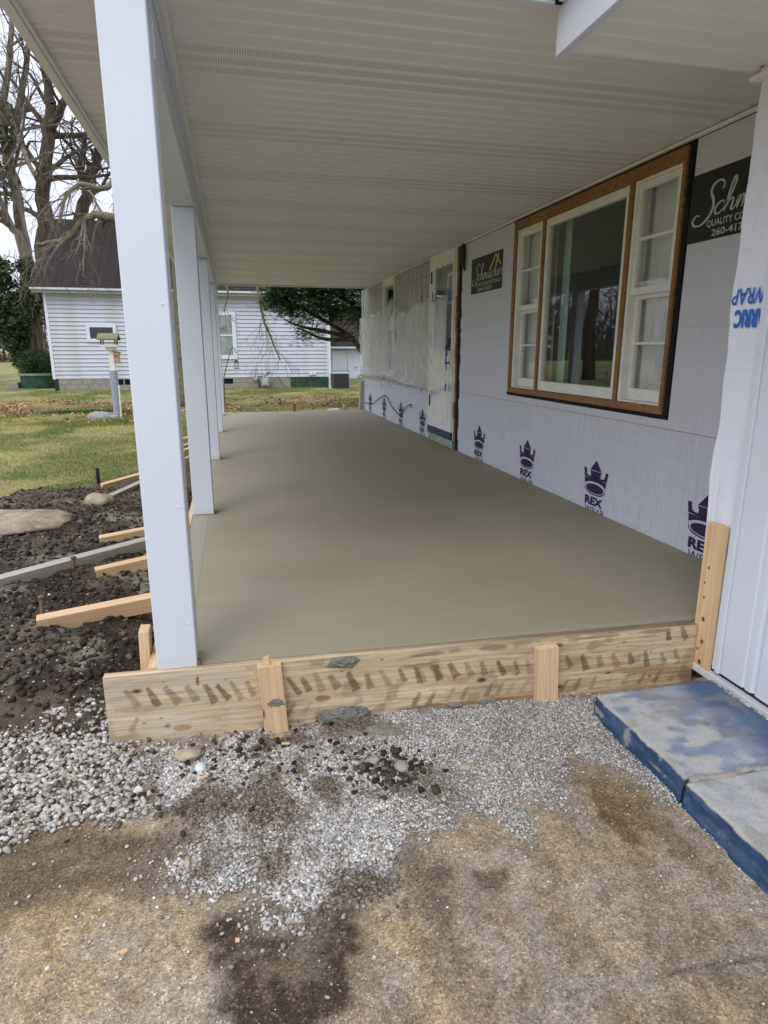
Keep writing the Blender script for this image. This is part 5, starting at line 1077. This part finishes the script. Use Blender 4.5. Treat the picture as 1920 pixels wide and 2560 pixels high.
# evergreen
ev = thing('evergreen_tree', (4.6, 17.2, 0), 'dark evergreen with arching limbs beyond the far end of the porch', 'tree'); ev.location = (0, 0, 0)
b = MB(); trunk = [(4.5, 17.2, -.4), (4.4, 17.2, 1.0), (4.5, 17.3, 3), (4.6, 17.3, 5.5)]; b.tube(trunk, [.16, .13, .1, .04], 8)
LB = [[(4.45, 17.2, .3), pa(915, 890, 17), pa(880, 845, 17), pa(830, 812, 16.8), pa(790, 790, 16.7), pa(740, 765, 16.6), pa(690, 760, 16.5)],
      [pa(880, 848, 17), pa(840, 850, 16.5), pa(800, 845, 16.3), pa(770, 830, 16.2), pa(745, 820, 16.2)],
      [pa(870, 842, 17), pa(810, 828, 16.4), pa(760, 818, 16.2), pa(720, 805, 16.)], [(4.4, 17.2, 1.2), pa(880, 760, 17.2), pa(820, 730, 17.2), pa(760, 715, 17)], [(4.4, 17.2, 1.6), pa(900, 720, 17.4), pa(880, 650, 17.6), pa(860, 560, 17.8)],
      [(4.4, 17.2, 1.0), (4.9, 17.0, 2.), (5.6, 16.8, 2.8)], [(4.5, 17.2, 2.2), (4.0, 18, 3.4), (3.2, 18.3, 4.2)], [pa(830, 812, 16.8), pa(820, 770, 16.5), pa(800, 730, 16.4)]]
for i, L_ in enumerate(LB): q = cr3([Vector(p) for p in L_], 4); b.tube(q, [(.055 if i else .075)*(1-.8*k/(len(q)-1))+.006 for k in range(len(q))], 6)
C = pick([(690, 700), (925, 700), (925, 835), (880, 800), (835, 800), (790, 800), (745, 800), (700, 790), (668, 775), (655, 755), (670, 730)], 480, 15.9, 17.6, 12); C2 = pick([(745, 815), (800, 828), (790, 850), (745, 855), (720, 830)], 14, 16, 16.5, 13)
C3 = np.random.default_rng(3).uniform([2.6, 16, 3.0], [6.2, 18.6, 5.6], (200, 3)); C4 = np.random.default_rng(4).uniform([3.6, 16.2, 1.5], [6.4, 18.4, 3.4], (120, 3))
CA = np.concatenate([C, C2, C3, C4]); rg = np.random.default_rng(9)
Lp = np.array([p for L_ in LB for p in [tuple(v) for v in cr3([Vector(x) for x in L_], 5)]])
for c_ in np.concatenate([C[::2], C2]):
    j = np.argmin(np.linalg.norm(Lp-c_, axis=1)); a_ = Vector(Lp[j]); e = Vector(c_)
    if (e-a_).length < 1.3: m_ = a_.lerp(e, .5)+Vector((rg.normal(0, .05), rg.normal(0, .05), -.03)); b.tube([a_, m_, e], [.014, .010, .005], 3, cap=False)
b.build('trunk', BARK, ev)
def fronds(name, C, per, seed, mat, parent):
    rg = np.random.default_rng(seed); V = []; n = len(C)*per; k = 9
    base = np.repeat(C, per, 0)+rg.normal(0, .10, (n, 3)); az = rg.uniform(0, 6.28, n); d = np.stack([np.cos(az), np.sin(az), rg.uniform(-.35, .45, n)], -1); d /= np.linalg.norm(d, axis=1)[:, None]
    side = np.cross(d, [0, 0, 1.]); side /= np.linalg.norm(side, axis=1)[:, None]; L = rg.uniform(.12, .24, n)
    for j in range(k):
        t_ = (j+.5)/k; 
        for sgn in (-1, 1):
            o_ = base+d*(L*t_)[:, None]; tip = o_+(side*sgn*.8+d*.7)*(.055*(1.1-t_)+.018)+np.array([0, 0, .006])*rg.normal(0, 1, (n, 1)); w_ = d*.011
            V.append(np.stack([o_-w_, o_+w_, tip], 1))
    V = np.concatenate(V, 0).reshape(-1, 3); return npmesh(name, V, np.arange(len(V)).reshape(-1, 3), mat, parent)
fronds('foliage', CA, 13, 2, EVG, ev)
# small dark fir shoots beside the far wall end
sm = thing('fir_shrub', (0, 0, 0), 'small dark fir shrub poking out beside the far wall end', 'shrub')
fronds('foliage', np.array([at(902, 920, 1, 18), at(898, 950, 1, 18), at(905, 958, 1, 18), at(910, 925, 1, 18), at(915, 950, 1, 18.2), at(912, 938, 1, 18.2)]), 10, 5, YEW, sm); MB().tube([(3.6, 18.2, -.4), (3.55, 18.1, .3), (3.5, 18.0, .75)], [.03, .02, .01], 6).build('stem', BARK, sm)
# conifer in the yard, left of frame, mirrored in the picture window
co = thing('conifer', (-14.5, 27, 0), 'tall conifer in the left yard, seen mirrored in the picture window', 'tree'); MB().tube([(0, 0, -.4), (0, 0, 9)], [.3, .05], 8).build('trunk', BARK, co)
rg = np.random.default_rng(15); hz_ = rg.uniform(.4, 9, 900); ra = (9.3-hz_)*.32*rg.random(900)**.5; th = rg.uniform(0, 6.28, 900); fronds('foliage', np.stack([ra*np.cos(th), ra*np.sin(th), hz_-.25*ra], -1), 5, 3, EVG, co)
# far woodland
wd_ = MB(); rr = random.Random(4)
for i in range(300):
    x = rr.uniform(-95, -14); y = rr.uniform(88, 120); h = rr.uniform(7, 13); p = Vector((x, y, -.4)); wd_.tube([p, p+Vector((rr.gauss(0, .4), 0, h*.5)), p+Vector((rr.gauss(0, 1), 0, h))], [.22, .15, .03], 4, False)
    for k in range(22):
        z = rr.uniform(.1, .95)*h; q = p+Vector((0, 0, z)); d_ = Vector((rr.gauss(0, 1), rr.gauss(0, .6), rr.uniform(.1, 1.3))).normalized(); e = q+d_*rr.uniform(1, 3.4); wd_.tube([q, q.lerp(e, .5)+Vector((rr.gauss(0, .2), 0, .1)), e], [.07, .045, .02], 3, False)
tag(wd_.build('woodland', vary('far_wood', (.15, .12, .10), .3, .3, .9, .1)), 'brown leafless woodland far beyond the road', 'woodland', kind='stuff')
rg = np.random.default_rng(2)
tag(leaves('underbrush', rg.uniform([-100, 84, -.3], [-12, 92, 2.2], (500, 3)), .9, 14000, .6, vary('brush', (.17, .13, .10), .3, .3, .9, .1), None, .25, -1), 'tangled brown underbrush at the foot of the far woodland', 'underbrush', kind='stuff')
rg = np.random.default_rng(6)
# ============================================================ GRASS AND LEAVES
def blades(x, y, z, h, wdt, cols):
    n = len(x); rg = np.random.default_rng(n); a = rg.uniform(0, 6.28, n); lean = rg.normal(0, .55, (n, 2))*h[:, None]; dx = np.cos(a)*wdt; dy = np.sin(a)*wdt
    P = np.stack([x, y, z], -1); V = np.stack([P+np.stack([dx, dy, 0*x], -1), P-np.stack([dx, dy, 0*x], -1), P+np.stack([lean[:, 0], lean[:, 1], h], -1)], 1).reshape(-1, 3); return V, np.repeat(cols, 3, 0)
rg = np.random.default_rng(77); n = 250000; x = rg.uniform(-6.5, -.5, n); y = 5.2+rg.random(n)**1.15*11.8
vis = (np.abs((x*CR[0][0]+y*CR[0][1])/(y*CR[2][1]+x*CR[2][0]+.3)) < .68); k = vis & (sdist(x, y, SOILP)+(fbm(x, y, 4, 3.)-.5)*.6 < -.05); x, y = x[k], y[k]
m = 90000; x2 = rg.uniform(-7, 4.8, m); y2 = rg.uniform(12.9, 26, m); x = np.concatenate([x, x2]); y = np.concatenate([y, y2]); n = len(x)
f = fbm(x, y, 4, .9); f2 = fbm(x+31, y, 4, 1.3); lo_ = np.array([.20, .225, .075]); C = np.zeros((n, 3))+lo_; C = mixc(C, (.46, .40, .22), ss(f+.22*(rg.random(n)-.5), .42, .62)*.85); C = mixc(C, (.12, .18, .045), ss(f2, .52, .7)*.7); C = C*(.7+.6*rg.random((n, 1)))*np.array([1.04, 1.03, .85])
lb = np.exp(-((y-18.3)/2.3)**2); k = rg.random(n) > lb*.5; x, y, C = x[k], y[k], C[k]
hh = (.012+.022*rg.random(len(x)))*(1+.5*(y > 14)); z = LZ+(fbm(x, y, 3, .7)-.5)*.05+.06*ss(y, 24, 27)-.005
V, CC = blades(x, y, z, hh, .0028+.0002*y, C); tag(npmesh('grass', V, np.arange(len(V)).reshape(-1, 3), GRASS, None, CC), 'short patchy green and straw-coloured lawn grass', 'grass', kind='stuff')
n = 3000; x = rg.normal(-3.5, .55, n); y = rg.normal(16.9, .12, n); V, CC = blades(x, y, np.full(n, LZ), .06+.05*rg.random(n), .006, np.array([.04, .13, .03])*(.7+.6*rg.random((n, 1)))); tag(npmesh('green_tuft', V, np.arange(len(V)).reshape(-1, 3), GRASS, None, CC), 'bright green tuft of longer grass at the near edge of the leaf litter', 'grass tuft', kind='stuff')
n = 6500; x = rg.uniform(-8, 5, n); y = 18.2+rg.normal(0, 1.5, n)+.6*np.sin(x*.8); k = (y > 13) & (fbm(x, y, 4, 1.6) > .46); x, y = x[k], y[k]; n = len(x)
x[:14] = rg.uniform(-1.6, -.6, 14); y[:14] = rg.uniform(4, 7, 14)
zz_ = np.where(y < 8, soilz(x, y), LZ+(fbm(x, y, 3, .7)-.5)*.05)+.015; s = np.where(y < 8, .02, .022+.04*rg.random(n))
a = rg.uniform(0, 6.28, n); ux = np.stack([np.cos(a), np.sin(a), rg.normal(0, .35, n)], -1)*s[:, None]; uy = np.stack([-np.sin(a), np.cos(a), rg.normal(0, .45, n)], -1)*(s*.7)[:, None]; P = np.stack([x, y, zz_+s*.25], -1)
V = np.stack([P-ux, P-uy*.6+ux*.1+np.array([0, 0, .008]), P+ux, P+uy*.6], 1).reshape(-1, 3); pal = np.array([(.34, .14, .065), (.42, .20, .10), (.25, .10, .05), (.38, .24, .14), (.48, .28, .18)]); C = pal[rg.integers(0, 5, n)]*(.75+.5*rg.random((n, 1)))
tag(npmesh('leaf_litter', V, np.arange(n*4).reshape(-1, 4), LEAFL, None, np.repeat(C, 4, 0)), 'band of fallen rust-brown leaves across the lawn in front of the neighbour house', 'fallen leaves', kind='stuff')

# ============================================================ put the empties of things built in world coordinates at their base
bpy.context.view_layer.update()
def below(o):
    for ch in kids_of.get(o.name, []):
        yield ch
        yield from below(ch)
kids_of = {}
for o in list(COL.objects):
    if o.parent: kids_of.setdefault(o.parent.name, []).append(o)
for o in list(COL.objects):
    if o.type == 'EMPTY' and o.parent is None and o.location.length < 1e-6 and o.name in kids_of:
        P = [d.matrix_world @ Vector(c) for d in below(o) if d.type == 'MESH' for c in d.bound_box]
        if not P: continue
        q = Vector(((min(p.x for p in P)+max(p.x for p in P))/2, (min(p.y for p in P)+max(p.y for p in P))/2, min(p.z for p in P)))
        o.location = q
        for ch in kids_of[o.name]: ch.location = ch.location-q
